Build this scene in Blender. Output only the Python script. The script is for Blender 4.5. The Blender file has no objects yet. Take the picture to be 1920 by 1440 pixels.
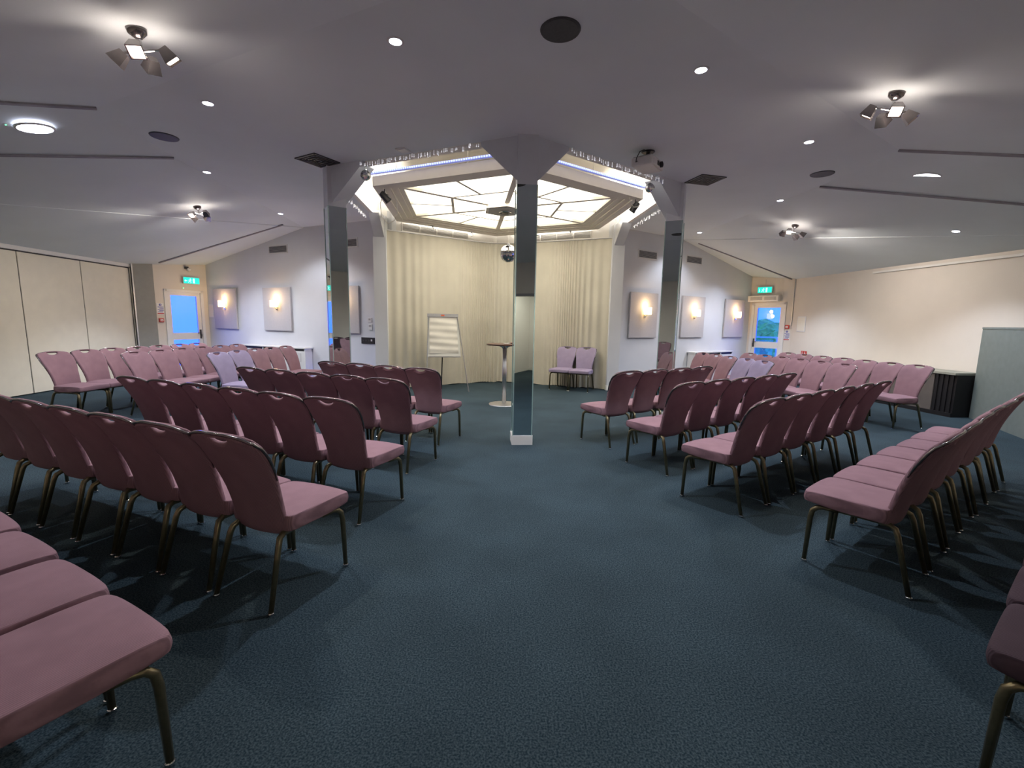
import bpy, bmesh, math, random
from mathutils import Vector, Matrix
S = bpy.context.scene
COL = S.collection
random.seed(4)
R = math.radians

def az(a):
    a = R(a); return Vector((math.sin(a), math.cos(a)))

# ---------------------------------------------------------------- camera
PITCH, ROLL, HC, FPX = R(7.91), R(1.03), 1.487, 845.4
F = Vector((0, math.cos(PITCH), -math.sin(PITCH))); RX = Vector((1, 0, 0)); UP = Vector((0, math.sin(PITCH), math.cos(PITCH)))
R2 = math.cos(ROLL) * RX + math.sin(ROLL) * UP; U2 = -math.sin(ROLL) * RX + math.cos(ROLL) * UP
cd = bpy.data.cameras.new('camera'); cam = bpy.data.objects.new('camera', cd); COL.objects.link(cam)
cam.matrix_world = Matrix(((R2.x, U2.x, -F.x, 0), (R2.y, U2.y, -F.y, 0), (R2.z, U2.z, -F.z, HC), (0, 0, 0, 1)))
cd.sensor_width = 36; cd.lens = FPX / 1920 * 36; cd.clip_start = .03; cd.clip_end = 300
S.camera = cam

# ---------------------------------------------------------------- colour management, world
S.view_settings.view_transform = 'Standard'; S.view_settings.look = 'None'
S.view_settings.gamma = 1; S.view_settings.use_curve_mapping = False
S.view_settings.exposure = 0.5
S.cycles.use_denoising = True
S.cycles.max_bounces = 8; S.cycles.diffuse_bounces = 5; S.cycles.glossy_bounces = 4; S.cycles.transparent_max_bounces = 8
S.cycles.caustics_reflective = False; S.cycles.caustics_refractive = False
S.cycles.sample_clamp_indirect = 4.0
W = bpy.data.worlds.new('dusk'); S.world = W; W.use_nodes = True
bg = W.node_tree.nodes['Background']; bg.inputs[0].default_value = (.022, .078, 1.0, 1); bg.inputs[1].default_value = 4.7

# light strengths (W)
P_COVE, P_DOWN, P_BIG, P_HEAD, P_SCONCE, E_PANE = 30, 138, 90, 68, 4.2, 1.5
WARM = (1.0, .78, .52); SOFT = (1.0, .9, .75); COOL = (.80, .86, 1.0)

# ---------------------------------------------------------------- materials
def mat(name, col, rough=.6, metal=0, emit=None, estr=0, var=0, scale=30, bump=0, bscale=200, alpha=None, spec=.5):
    m = bpy.data.materials.new(name); m.use_nodes = True; nt = m.node_tree; b = nt.nodes['Principled BSDF']
    b.inputs['Base Color'].default_value = (*col, 1); b.inputs['Roughness'].default_value = rough
    b.inputs['Metallic'].default_value = metal; b.inputs['Specular IOR Level'].default_value = spec
    if emit: b.inputs['Emission Color'].default_value = (*emit, 1); b.inputs['Emission Strength'].default_value = estr
    if var or bump: tc = nt.nodes.new('ShaderNodeTexCoord')
    if var:
        n = nt.nodes.new('ShaderNodeTexNoise'); n.inputs['Scale'].default_value = scale; n.inputs['Detail'].default_value = 4
        r = nt.nodes.new('ShaderNodeValToRGB')
        r.color_ramp.elements[0].position = .3; r.color_ramp.elements[1].position = .7
        r.color_ramp.elements[0].color = (*[c * (1 - var) for c in col], 1); r.color_ramp.elements[1].color = (*[min(1, c * (1 + var)) for c in col], 1)
        nt.links.new(tc.outputs['Object'], n.inputs['Vector']); nt.links.new(n.outputs['Fac'], r.inputs['Fac']); nt.links.new(r.outputs['Color'], b.inputs['Base Color'])
    if bump:
        n2 = nt.nodes.new('ShaderNodeTexNoise'); n2.inputs['Scale'].default_value = bscale; n2.inputs['Detail'].default_value = 3
        bp = nt.nodes.new('ShaderNodeBump'); bp.inputs['Strength'].default_value = bump; bp.inputs['Distance'].default_value = .01
        nt.links.new(tc.outputs['Object'], n2.inputs['Vector']); nt.links.new(n2.outputs['Fac'], bp.inputs['Height']); nt.links.new(bp.outputs['Normal'], b.inputs['Normal'])
    return m

def fabric(name, col):
    m = mat(name, col, .9, spec=.2); nt = m.node_tree; b = nt.nodes['Principled BSDF']
    tc = nt.nodes.new('ShaderNodeTexCoord'); w = nt.nodes.new('ShaderNodeTexWave'); w.wave_type = 'BANDS'; w.bands_direction = 'X'
    w.inputs['Scale'].default_value = 42; w.inputs['Distortion'].default_value = 1.2; w.inputs['Detail'].default_value = 2
    n = nt.nodes.new('ShaderNodeTexNoise'); n.inputs['Scale'].default_value = 9; n.inputs['Detail'].default_value = 5
    mx = nt.nodes.new('ShaderNodeMix'); mx.data_type = 'FLOAT'; mx.inputs[0].default_value = .55
    r = nt.nodes.new('ShaderNodeValToRGB'); r.color_ramp.elements[0].position = .25; r.color_ramp.elements[1].position = .8
    r.color_ramp.elements[0].color = (*[c * .8 for c in col], 1); r.color_ramp.elements[1].color = (*[c * 1.18 for c in col], 1)
    bp = nt.nodes.new('ShaderNodeBump'); bp.inputs['Strength'].default_value = .25; bp.inputs['Distance'].default_value = .004
    L = nt.links.new
    L(tc.outputs['Object'], w.inputs['Vector']); L(tc.outputs['Object'], n.inputs['Vector'])
    L(w.outputs['Fac'], mx.inputs[2]); L(n.outputs['Fac'], mx.inputs[3]); L(mx.outputs[0], r.inputs['Fac']); L(r.outputs['Color'], b.inputs['Base Color'])
    L(w.outputs['Fac'], bp.inputs['Height']); L(bp.outputs['Normal'], b.inputs['Normal'])
    return m

M = {}
M['wall'] = mat('grey_white_wall_paint', (.63, .645, .67), .75, var=.02, scale=3, bump=.05, bscale=120)
M['cream'] = mat('cream_wall_paint', (.70, .65, .58), .75, var=.02, scale=3, bump=.05, bscale=120)
M['white'] = mat('white_paint', (.78, .76, .72), .6, var=.015, scale=4)
M['ceil'] = mat('ceiling_paint', (.70, .755, .775), .85, var=.03, scale=1.2, bump=.04, bscale=60)
M['groove'] = mat('shadow_line_and_trim_grey', (.26, .25, .28), .7, var=.1, scale=14)
M['fold'] = mat('folding_wall_laminate', (.76, .72, .60), .6, var=.03, scale=5)
M['post'] = mat('grey_post_paint', (.27, .27, .25), .7, var=.05, scale=9)
M['alu'] = mat('brushed_aluminium', (.62, .62, .62), .35, 1, var=.06, scale=60)
M['mirror'] = mat('mirror_cladding', (.60, .67, .68), .015, 1, var=.01, scale=2)
M['glassedge'] = mat('polished_glass_edge', (.55, .75, .70), .08, .6, var=.05, scale=20)
M['uppost'] = mat('blue_grey_paint', (.58, .61, .67), .7, var=.03, scale=5)
M['seat'] = fabric('mauve_fabric', (.265, .155, .178))
M['lilac'] = fabric('lilac_fabric', (.30, .25, .36))
M['shadedfab'] = fabric('shaded_mauve_fabric', (.060, .038, .048))  # mauve fabric with the last right row's shade put into the colour
M['leg'] = mat('bronze_leg_metal', (.20, .17, .10), .32, .85, var=.12, scale=40)
M['rail'] = mat('dark_rail_metal', (.20, .18, .18), .16, .85, var=.1, scale=40)
M['chrome'] = mat('chrome', (.75, .75, .75), .12, 1, var=.03, scale=30)
M['satin'] = mat('satin_steel', (.55, .54, .52), .34, 1, var=.05, scale=30)
M['black'] = mat('black_plastic', (.012, .012, .014), .45, var=.2, scale=30)
M['dark'] = mat('dark_grille', (.045, .045, .05), .6, var=.2, scale=50)
M['grey'] = mat('grey_plastic', (.35, .35, .36), .5, var=.05, scale=30)
M['lgrey'] = mat('light_grey_plastic', (.62, .62, .62), .5, var=.03, scale=30)
M['plastic'] = mat('white_plastic', (.75, .75, .74), .4, var=.02, scale=30)
M['paper'] = mat('flipchart_paper', (.80, .77, .68), .8, var=.03, scale=5)
M['board'] = mat('white_board', (.80, .80, .74), .35, var=.02, scale=5)
M['wood'] = mat('brown_table_laminate', (.10, .045, .03), .3, var=.35, scale=6)
M['acoustic'] = mat('grey_acoustic_panel_cloth', (.44, .43, .45), .9, var=.03, scale=25, bump=.1, bscale=400)
M['raft'] = mat('cream_raft_paint', (.82, .77, .68), .6, var=.02, scale=6)
M['partition'] = mat('grey_green_partition_paint', (.17, .20, .19), .7, var=.06, scale=10)
M['bench'] = mat('taupe_bench_face', (.10, .085, .075), .7, var=.2, scale=3)
M['benchtop'] = mat('bench_top', (.28, .28, .23), .5, var=.05, scale=6)
M['blackskirt'] = mat('black_skirting', (.006, .005, .006), .5, var=.2, scale=20)
M['red'] = mat('red_plastic', (.50, .04, .03), .45, var=.06, scale=30)
M['bluep'] = mat('blue_print', (.04, .06, .38), .5, var=.05, scale=60)
M['redp'] = mat('red_print', (.55, .03, .04), .5, var=.05, scale=60)
M['pane'] = mat('backlit_pane', (.8, .78, .7), .5, emit=(1.0, .93, .76), estr=E_PANE)
M['led'] = mat('blue_led_bead', (.3, .4, .9), .4, emit=(.34, .40, 1.0), estr=1.3)
M['ledtube'] = mat('led_tube_plastic', (.25, .3, .55), .3, emit=(.3, .35, .9), estr=.25)
M['lens'] = mat('downlight_lens', (.9, .9, .95), .3, emit=(.85, .85, 1.0), estr=14)
M['warmlens'] = mat('spot_lamp_lens', (.9, .8, .7), .3, emit=(1.0, .76, .62), estr=9)
M['shade'] = mat('sconce_glass', (.9, .8, .6), .4, emit=(1.0, .66, .26), estr=5)
M['exit'] = mat('exit_sign_green', (.02, .55, .4), .5, emit=(.0, .55, .46), estr=1.0)
M['exitw'] = mat('exit_sign_white', (.5, .9, .85), .5, emit=(.45, 1.0, .95), estr=.8)
M['gled'] = mat('green_indicator', (.1, .9, .3), .5, emit=(.1, 1.0, .4), estr=4)
M['bulb'] = mat('fairy_bulb', (.8, .8, .75), .3, emit=(.9, .9, 1.0), estr=.5)
M['wire'] = mat('pale_cable', (.6, .58, .52), .6, var=.05, scale=30)
M['tree'] = mat('dusk_tree_foliage', (.30, .62, .06), .9, var=.35, scale=2)
M['trunk'] = mat('tree_bark', (.06, .045, .03), .9, var=.4, scale=8)
M['terrace'] = mat('terrace_paving', (.30, .50, .10), .8, var=.1, scale=4)
M['diffuser'] = mat('frosted_film', (.6, .75, .9), .9)

# curtain: soft vertical tone differences
M['curtain'] = mat('cream_curtain', (.55, .52, .43), .9, var=.05, scale=2, spec=.1)
m = M['curtain']; nt = m.node_tree; b = nt.nodes['Principled BSDF']
# carpet
m = mat('blue_carpet', (.045, .075, .095), .95, spec=.1); M['carpet'] = m; nt = m.node_tree; b = nt.nodes['Principled BSDF']
tc = nt.nodes.new('ShaderNodeTexCoord'); n1 = nt.nodes.new('ShaderNodeTexNoise'); n1.inputs['Scale'].default_value = 130; n1.inputs['Detail'].default_value = 3
n2 = nt.nodes.new('ShaderNodeTexNoise'); n2.inputs['Scale'].default_value = 1.6; n2.inputs['Detail'].default_value = 5
r1 = nt.nodes.new('ShaderNodeValToRGB'); r1.color_ramp.elements[0].position = .36; r1.color_ramp.elements[1].position = .66
r1.color_ramp.elements[0].color = (.012, .026, .036, 1); r1.color_ramp.elements[1].color = (.060, .086, .100, 1)
r2 = nt.nodes.new('ShaderNodeValToRGB'); r2.color_ramp.elements[0].position = .35; r2.color_ramp.elements[1].position = .65
r2.color_ramp.elements[0].color = (.86, .86, .86, 1); r2.color_ramp.elements[1].color = (1.08, 1.08, 1.08, 1)
mx = nt.nodes.new('ShaderNodeMix'); mx.data_type = 'RGBA'; mx.blend_type = 'MULTIPLY'; mx.inputs[0].default_value = 1
bp = nt.nodes.new('ShaderNodeBump'); bp.inputs['Strength'].default_value = .35; bp.inputs['Distance'].default_value = .006
L = nt.links.new
L(tc.outputs['Object'], n1.inputs['Vector']); L(tc.outputs['Object'], n2.inputs['Vector']); L(n1.outputs['Fac'], r1.inputs['Fac']); L(n2.outputs['Fac'], r2.inputs['Fac'])
L(r1.outputs['Color'], mx.inputs[6]); L(r2.outputs['Color'], mx.inputs[7]); L(mx.outputs[2], b.inputs['Base Color']); L(n1.outputs['Fac'], bp.inputs['Height']); L(bp.outputs['Normal'], b.inputs['Normal'])
# glass: thin clear pane
def glass(name, tint, frost):
    m = bpy.data.materials.new(name); m.use_nodes = True; nt = m.node_tree; nt.nodes.clear()
    o = nt.nodes.new('ShaderNodeOutputMaterial'); t = nt.nodes.new('ShaderNodeBsdfTransparent'); t.inputs[0].default_value = (*tint, 1)
    g = nt.nodes.new('ShaderNodeBsdfGlossy'); g.inputs['Roughness'].default_value = .5 if frost else .03
    fr = nt.nodes.new('ShaderNodeFresnel'); fr.inputs[0].default_value = 1.45
    m1 = nt.nodes.new('ShaderNodeMixShader'); nt.links.new(fr.outputs[0], m1.inputs[0]); nt.links.new(t.outputs[0], m1.inputs[1]); nt.links.new(g.outputs[0], m1.inputs[2])
    if frost:
        d = nt.nodes.new('ShaderNodeBsdfTranslucent'); d.inputs[0].default_value = (.8, .9, 1, 1)
        m2 = nt.nodes.new('ShaderNodeMixShader'); m2.inputs[0].default_value = frost
        nt.links.new(m1.outputs[0], m2.inputs[1]); nt.links.new(d.outputs[0], m2.inputs[2]); nt.links.new(m2.outputs[0], o.inputs[0])
    else: nt.links.new(m1.outputs[0], o.inputs[0])
    return m
M['glass'] = glass('clear_glass', (.95, .98, 1), 0); M['frost'] = glass('film_covered_glass', (.97, .99, 1), .12)

# ---------------------------------------------------------------- mesh builder
class B:
    def __init__(s): s.v = []; s.f = []; s.T = Matrix()
    def add(s, vs, fs):
        o = len(s.v); s.v += [s.T @ Vector(v) for v in vs]; s.f += [[i + o for i in f] for f in fs]; return s
    def box(s, x0, x1, y0, y1, z0, z1):
        return s.add([(x0, y0, z0), (x1, y0, z0), (x1, y1, z0), (x0, y1, z0), (x0, y0, z1), (x1, y0, z1), (x1, y1, z1), (x0, y1, z1)],
                     [(0, 3, 2, 1), (4, 5, 6, 7), (0, 1, 5, 4), (1, 2, 6, 5), (2, 3, 7, 6), (3, 0, 4, 7)])
    def beam(s, a, b, w, z0, z1, off=0):     # box along a 2d segment; w thickness, off to the left
        a = Vector(a[:2]); b = Vector(b[:2]); d = (b - a).normalized(); n = Vector((-d.y, d.x))
        p = [a + n * (off - w / 2), b + n * (off - w / 2), b + n * (off + w / 2), a + n * (off + w / 2)]
        return s.prism(p, z0, z1)
    def prism(s, poly, z0, z1):
        n = len(poly)
        z0s = z0 if isinstance(z0, (list, tuple)) else [z0] * n; z1s = z1 if isinstance(z1, (list, tuple)) else [z1] * n
        vs = [(p[0], p[1], z) for p, z in zip(poly, z0s)] + [(p[0], p[1], z) for p, z in zip(poly, z1s)]
        return s.add(vs, [tuple(range(n))[::-1], tuple(range(n, 2 * n))] + [(i, (i + 1) % n, n + (i + 1) % n, n + i) for i in range(n)])
    def tube(s, pts, r, n=8, caps=True):
        pts = [Vector(p) for p in pts]; rs = r if isinstance(r, (list, tuple)) else [r] * len(pts)
        vs = []; fs = []; up = None
        for i, p in enumerate(pts):
            d = (pts[min(i + 1, len(pts) - 1)] - pts[max(i - 1, 0)]).normalized()
            if up is None: up = d.orthogonal().normalized()
            up = (up - d * up.dot(d)).normalized(); w = d.cross(up)
            for k in range(n):
                a = 2 * math.pi * k / n; vs.append(p + rs[i] * (math.cos(a) * up + math.sin(a) * w))
        for i in range(len(pts) - 1):
            for k in range(n): fs.append((i * n + k, i * n + (k + 1) % n, (i + 1) * n + (k + 1) % n, (i + 1) * n + k))
        if caps: fs += [tuple(range(n))[::-1], tuple(range((len(pts) - 1) * n, len(pts) * n))]
        return s.add(vs, fs)
    def lathe(s, prof, n=24, c=(0, 0, 0), caps=True):
        vs = []; fs = []
        for r_, z in prof:
            for k in range(n):
                a = 2 * math.pi * k / n; vs.append((c[0] + r_ * math.cos(a), c[1] + r_ * math.sin(a), c[2] + z))
        for i in range(len(prof) - 1):
            for k in range(n): fs.append((i * n + k, i * n + (k + 1) % n, (i + 1) * n + (k + 1) % n, (i + 1) * n + k))
        if caps: fs += [tuple(range(n))[::-1], tuple(range((len(prof) - 1) * n, len(prof) * n))]
        return s.add(vs, fs)
    def build(s, name, m, parent=None, smooth=False, bevel=0):
        me = bpy.data.meshes.new(name); me.from_pydata([tuple(v) for v in s.v], [], s.f); 
        bm = bmesh.new(); bm.from_mesh(me); bmesh.ops.recalc_face_normals(bm, faces=bm.faces)
        if bevel: bmesh.ops.bevel(bm, geom=list(bm.edges), offset=bevel, segments=2, affect='EDGES', profile=.5)
        bm.to_mesh(me); bm.free()
        me.materials.append(M[m] if isinstance(m, str) else m)
        if smooth:
            for p in me.polygons: p.use_smooth = True
        o = bpy.data.objects.new(name, me); COL.objects.link(o); o.parent = parent
        return o

def tag(o, label=None, cat=None, group=None, kind=None):
    if label: o['label'] = label
    if cat: o['category'] = cat
    if group: o['group'] = group
    if kind: o['kind'] = kind
    return o
def struct(o, label=None): return tag(o, label, kind='structure')
def empty(name, loc, h=0, label=None, cat=None, group=None):
    o = bpy.data.objects.new(name, None); COL.objects.link(o); o.location = loc; o.rotation_euler = (0, 0, -R(h)); o.empty_display_size = .1
    return tag(o, label, cat, group)
def copy_tree(o, parent=None):
    c = o.copy(); COL.objects.link(c); c.parent = parent
    for ch in list(o.children): copy_tree(ch, c)
    return c
def lamp(name, kind, loc, power, col, parent=None, direction=None, **kw):
    ld = bpy.data.lights.new(name, kind); ld.energy = power; ld.color = col
    for k, v in kw.items(): setattr(ld, k, v)
    o = bpy.data.objects.new(name, ld); COL.objects.link(o); o.parent = parent; o.location = loc
    if direction is not None: o.rotation_euler = Vector(direction).to_track_quat('-Z', 'Y').to_euler()
    return o

# ---------------------------------------------------------------- plan
AX = -4.5; RH = 3.1
C = Vector((.12, 5.42)) + RH * az(AX)
V = {n: C + RH * az(AX + k) for n, k in dict(front=180, fl=240, bl=300, back=0, br=60, fr=120).items()}
dL, dNL, dN, dNR, dR = az(-94.5), az(-154.5), az(175.5), az(145.5), az(85.5)
ZC, BO = 3.55, 3.02
V0 = dict(V)   # reference hexagon that carries the walls and ceiling folds
V.update(fl=Vector((-2.54, 6.63)), fr=Vector((2.43, 7.12)), bl=Vector((-2.78, 9.62)), br=Vector((2.24, 10.10)), back=Vector((-.43, 11.38)))
CL = V0['bl'] + 5.95 * az(-64.5); CR = V0['br'] + 5.4 * az(55.5)
DL = CL + 1.7 * az(-154.5); DR = CR + 1.2 * az(145.5)
def isect(p, d, q, e):
    den = d.x * e.y - d.y * e.x; w = q - p; return p + d * ((w.x * e.y - w.y * e.x) / den)
def perp(v): return Vector((-v.y, v.x))
aL, aR, aNL, aNR = 4.55, 4.5, 5.05, 5.0
NLp, NRp = C + 8.3 * dNL, C + 8.05 * dNR
WL = isect(DL, az(AX), NLp, perp(dNL)); WN = isect(NLp, perp(dNL), NRp, perp(dNR)); WR = isect(DR, az(AX), NRp, perp(dNR))
def fold(n, a): return C + a * n, perp(n)
SLOPE = dict(L=.215, R=.232, NL=.215, NR=.215)
def zL(p): return ZC - .215 * max(0, (Vector(p[:2]) - C).dot(dL) - aL)
def zR(p): return ZC - .232 * max(0, (Vector(p[:2]) - C).dot(dR) - aR)
def zNL(p): return ZC - .215 * max(0, (Vector(p[:2]) - C).dot(dNL) - aNL)
def zNR(p): return ZC - .215 * max(0, (Vector(p[:2]) - C).dot(dNR) - aNR)

# ---------------------------------------------------------------- shell
room = [CL, DL, WL, WN, WR, DR, CR, V['br'], V['back'], V['bl']]
fl_poly = [C + (p - C) * 1.03 for p in room]
struct(B().prism(fl_poly, -.12, 0).build('floor', 'carpet'), 'dark blue fitted carpet')
T = .14
def wall(name, a, b, m, z1=3.7, zb=0.0, into=None):
    d = (b - a).normalized(); n = perp(d)
    if into is not None: n = n if n.dot(into) > 0 else -n
    elif (a + n - C).length < (a - n - C).length: n = -n
    o = B(); aa = a - d * .0; bb = b + d * .0
    o.prism([aa, bb, bb + n * T, aa + n * T], zb, z1); return struct(o.build(name, m))
eps = 0
# sconce walls and bay back walls
wall('wall_sconce_left', CL + az(-64.5) * T, V0['bl'] + az(115.5) * .42, 'wall', 3.7, into=az(25.5))
wall('wall_sconce_right', V0['br'] - az(55.5) * .36, CR + az(55.5) * T, 'wall', 3.7, into=az(-34.5))
wall('wall_bay_left', V['bl'], V['back'], 'white', 4.2)
wall('wall_bay_right', V['back'], V['br'], 'white', 4.2)

# door walls with openings
def door_wall(name, a, b, t0, t1, h, m):
    d = (b - a).normalized(); n = perp(d)
    if (a + n - C).length < (a - n - C).length: n = -n
    o = B()
    for s0, s1, z0, z1 in ((0, t0, 0, 3.2), (t0, t1, h, 3.2), (t1, (b - a).length, 0, 3.2)):
        p, q = a + d * s0, a + d * s1; o.prism([p, q, q + n * T, p + n * T], z0, z1)
    return struct(o.build(name, m)), d, n
door_wall('wall_door_left', CL, DL, .12, 1.06, 2.12, 'cream')
door_wall('wall_door_right', CR, DR, .08, 1.0, 2.12, 'cream')
wall('wall_right', DR, WR, 'cream', 3.2)
# partition wall side: solid wall above the folding panels and beyond
dfo = (WL - DL).normalized(); nfo = perp(dfo)
if (DL + nfo - C).length < (DL - nfo - C).length: nfo = -nfo
wall('wall_left', DL + nfo * .16, WL + nfo * .16, 'cream', 3.2)
# near walls (behind the viewer); the right one has a doorway
wall('wall_near_left', WL + nfo * .3, WN, 'cream', 3.6)
dn = (WR - WN).normalized(); dist = (Vector((1.16, -.31)) - WN).dot(dn)
door_wall('wall_near_right', WN, WR, dist - .5, dist + .4, 2.1, 'cream')
nn = -dNR if False else dNR
dc = WN + dn * (dist - .05)
o = B(); e0 = dc - dn * 1.0; e1 = dc + dn * 1.0
o.prism([e0 + nn * .14, e1 + nn * .14, e1 + nn * 2.6, e0 + nn * 2.6], -.1, -.001); struct(o.build('floor_corridor', 'carpet'))
o = B(); o.prism([e0 + nn * 2.6, e1 + nn * 2.6, e1 + nn * 2.7, e0 + nn * 2.7], 0, 2.5); o.beam(e0 + nn * .14, e0 + nn * 2.6, .1, 0, 2.5); o.beam(e1 + nn * .14, e1 + nn * 2.6, .1, 0, 2.5)
struct(o.build('wall_corridor', 'white'))
o = B(); o.prism([e0 + nn * .14, e1 + nn * .14, e1 + nn * 2.7, e0 + nn * 2.7], 2.5, 2.6); struct(o.build('ceiling_corridor', 'white'))
o = B(); o.prism([e0 + nn * 2.58, e1 + nn * 2.58, e1 + nn * 2.6, e0 + nn * 2.6], 0, .12); struct(o.build('baseboard_corridor', 'white'))
o = B()
for s0, s1, z0, z1 in ((dist - .56, dist - .5, 0, 2.16), (dist + .4, dist + .46, 0, 2.16), (dist - .56, dist + .46, 2.1, 2.16)):
    p, q = WN + dn * s0, WN + dn * s1; o.prism([p - nn * .03, q - nn * .03, q + nn * .16, p + nn * .16], z0, z1)
struct(o.build('door_frame_corridor', 'grey'))
cl = lamp('corridor_light', 'AREA', (*(dc + nn * 1.5), 2.48), 18, SOFT, direction=(0, 0, -1), size=.5)

# ceilings
KL = isect(*fold(dL, aL), V0['bl'], az(-64.5)); KR = isect(*fold(dR, aR), V0['br'], az(55.5))
hw = .66
vL, vR, vN = az(-124.5), az(115.5), az(175.5)
def strip_pts(v, nA, aA, nB, aB):   # nA side first
    s = perp(v)
    if s.dot(nA) < 0: s = -s
    return isect(C + s * hw, v, *fold(nA, aA)), isect(C - s * hw, v, *fold(nB, aB)), s
pL, pNL, sL = strip_pts(vL, dL, aL, dNL, aNL); pR, pNR, sR = strip_pts(vR, dR, aR, dNR, aNR)
pN = isect(*fold(dNL, aNL), *fold(dNR, aNR))
def slab(name, pts, zs, m, th=.08):
    return struct(B().prism(pts, zs, [z + th for z in zs]).build(name, m))
ext = .13
KLx, KRx = KL + az(25.5) * ext, KR + az(-34.5) * ext
blx, brx = V0['bl'] + az(25.5) * ext, V0['br'] + az(-34.5) * ext
fp = [KLx, KL, pL, pNL, pN, pNR, pR, KR, KRx, brx, V['br'], V['fr'], V['front'], V['fl'], V['bl'], blx]
quads = [(0, 1, 13, 14, 15), (1, 2, 13), (2, 3, 13), (3, 4, 12, 13), (4, 5, 11, 12), (5, 6, 11), (6, 7, 11), (7, 8, 9, 10, 11)]
nf = len(fp); cb = B(); cb.add([(p.x, p.y, ZC) for p in fp] + [(p.x, p.y, ZC + .08) for p in fp], quads + [tuple(k + nf for k in q)[::-1] for q in quads] + [(k, (k + 1) % nf, nf + (k + 1) % nf, nf + k) for k in range(nf)])
me = bpy.data.meshes.new('ceiling'); me.from_pydata([tuple(v) for v in cb.v], [], cb.f); me.materials.append(M['ceil'])
oc = bpy.data.objects.new('ceiling', me); COL.objects.link(oc); struct(oc, 'flat grey ceiling around the lit bay opening')
FAR = 6.5
pLo, pNLo = pL + vL * FAR, pNL + vL * FAR; pRo, pNRo = pR + vR * FAR, pNR + vR * FAR; pNo = pN + vN * FAR
Lx = isect(C + dL * 9.3, perp(dL), KLx, az(-64.5)); Ly = isect(C + dL * 9.3, perp(dL), pLo, vL)
slab('ceiling_left', [KLx, KL, pL, Ly, Lx], [zL(p) for p in (KLx, KL, pL, Ly, Lx)], 'ceil')
Rx_ = isect(C + dR * 8.6, perp(dR), KRx, az(55.5)); Ry = isect(C + dR * 8.6, perp(dR), pRo, vR)
slab('ceiling_right', [KRx, KR, pR, Ry, Rx_], [zR(p) for p in (KRx, KR, pR, Ry, Rx_)], 'ceil')
slab('ceiling_near_left', [pNL, pN, pNo, pNLo], [zNL(p) for p in (pNL, pN, pNo, pNLo)], 'ceil')
slab('ceiling_near_right', [pNR, pN, pNo, pNRo], [zNR(p) for p in (pNR, pN, pNo, pNRo)], 'ceil')
slab('ceiling_strip_left', [pL, pNL, pNLo, pLo], [ZC, ZC, zNL(pNLo), zL(pLo)], 'ceil')
slab('ceiling_strip_right', [pR, pNR, pNRo, pRo], [ZC, ZC, zNR(pNRo), zR(pRo)], 'ceil')
def strip3(name, a, za, b, zb, w, drop, m='groove'):
    d = (b - a).normalized(); n = perp(d) * w / 2
    return struct(B().prism([a - n, b - n, b + n, a + n], [za - drop, zb - drop, zb - drop, za - drop], [za, zb, zb, za]).build(name, m))
for i, (a, b, zf) in enumerate(((pL, pLo, zL), (pNL, pNLo, zNL), (pR, pRo, zR), (pNR, pNRo, zNR))):
    b2 = a + (b - a) * .62; strip3('trim_%d' % (i + 1), a, ZC, b2, zf(b2), .05, .02)  # dark battens added to draw the shadow lines along the strip edges
ga, gb = C + dL * 4.79 + perp(dL) * -1, None
g0, g1 = Vector((-5.06, 10.2)), Vector((-8.6, 11.2)); strip3('trim_5', g0, zL(g0), g1, zL(g1), .035, .03)
g0, g1 = Vector((4.5, 11.4)), Vector((7.5, 12.45)); strip3('trim_6', g0, zR(g0), g1, zR(g1), .03, .03)

# bay opening: beams, upstand, upper ceiling
def edge_beam(name, a, b, z0=3.505, z1=4.2, w=.07, m='white'):
    n = perp((b - a).normalized()); off = .03 if (a + n - C).length > (a - n - C).length else -.03
    return struct(B().beam(a, b, w, z0, z1, off).build(name, m))
edge_beam('beam_front_left', V['fl'], V['front']); edge_beam('beam_front_right', V['front'], V['fr'])
edge_beam('beam_side_left', V['fl'], V['bl']); edge_beam('beam_side_right', V['fr'], V['br'])
hexo = [C + (RH + .35) * az(AX + 60 * k) for k in range(6)]
struct(B().prism(hexo, 4.12, 4.22).build('ceiling_bay', 'white'), 'white upper ceiling above the lit raft')

# ---------------------------------------------------------------- columns and pillars
def bracket(b, direction, thick, z0, z1, reach, half):
    # triangular knee brace in local space along 2d direction
    d = direction.normalized(); n = perp(d) * thick / 2
    p0 = d * half * .1; p1 = d * reach
    vs = [(*(p0 - n), z0), (*(p0 + n), z0), (*(p0 - n), z1), (*(p0 + n), z1), (*(p1 - n), z1), (*(p1 + n), z1), (*(p1 - n), z1 - .05), (*(p1 + n), z1 - .05)]
    b.add(vs, [(0, 2, 4, 6), (1, 7, 5, 3), (0, 6, 7, 1), (6, 4, 5, 7), (2, 3, 5, 4), (0, 1, 3, 2)])
def column(name, pos, h, dirs, label, reach=.62, half=.14, mirror=True, thick=None):
    root = empty(name, (pos.x, pos.y, 0), h, label, 'column')
    B().box(-half - .012, half + .012, -half - .012, half + .012, 0, .115).build('base_skirting', 'white', root)
    if mirror:
        B().box(-half, half, -half, half, .115, BO).build('mirror_cladding', 'mirror', root)
        e = B()
        for sx in (-1, 1):
            for sy in (-1, 1): e.box(sx * half - .006, sx * half + .006, sy * half - .006, sy * half + .006, .115, BO)
        e.build('corner_edging', 'glassedge', root)
        b = B().box(-half, half, -half, half, BO, 3.56)
    else:
        b = B().box(-half, half, -half, half, .1, 3.56)
    b.build('upper_shaft' if mirror else 'shaft', 'uppost' if mirror else 'wall', root)
    thick = thick or 2 * half - .004
    rot = Matrix.Rotation(R(h), 2)   # world 2d -> local
    for d in dirs:
        k = B(); bracket(k, rot @ d, thick, BO if mirror else 3.05, 3.555, reach, half); k.build('knee_brace', 'uppost' if mirror else 'wall', root)
    return root
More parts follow.
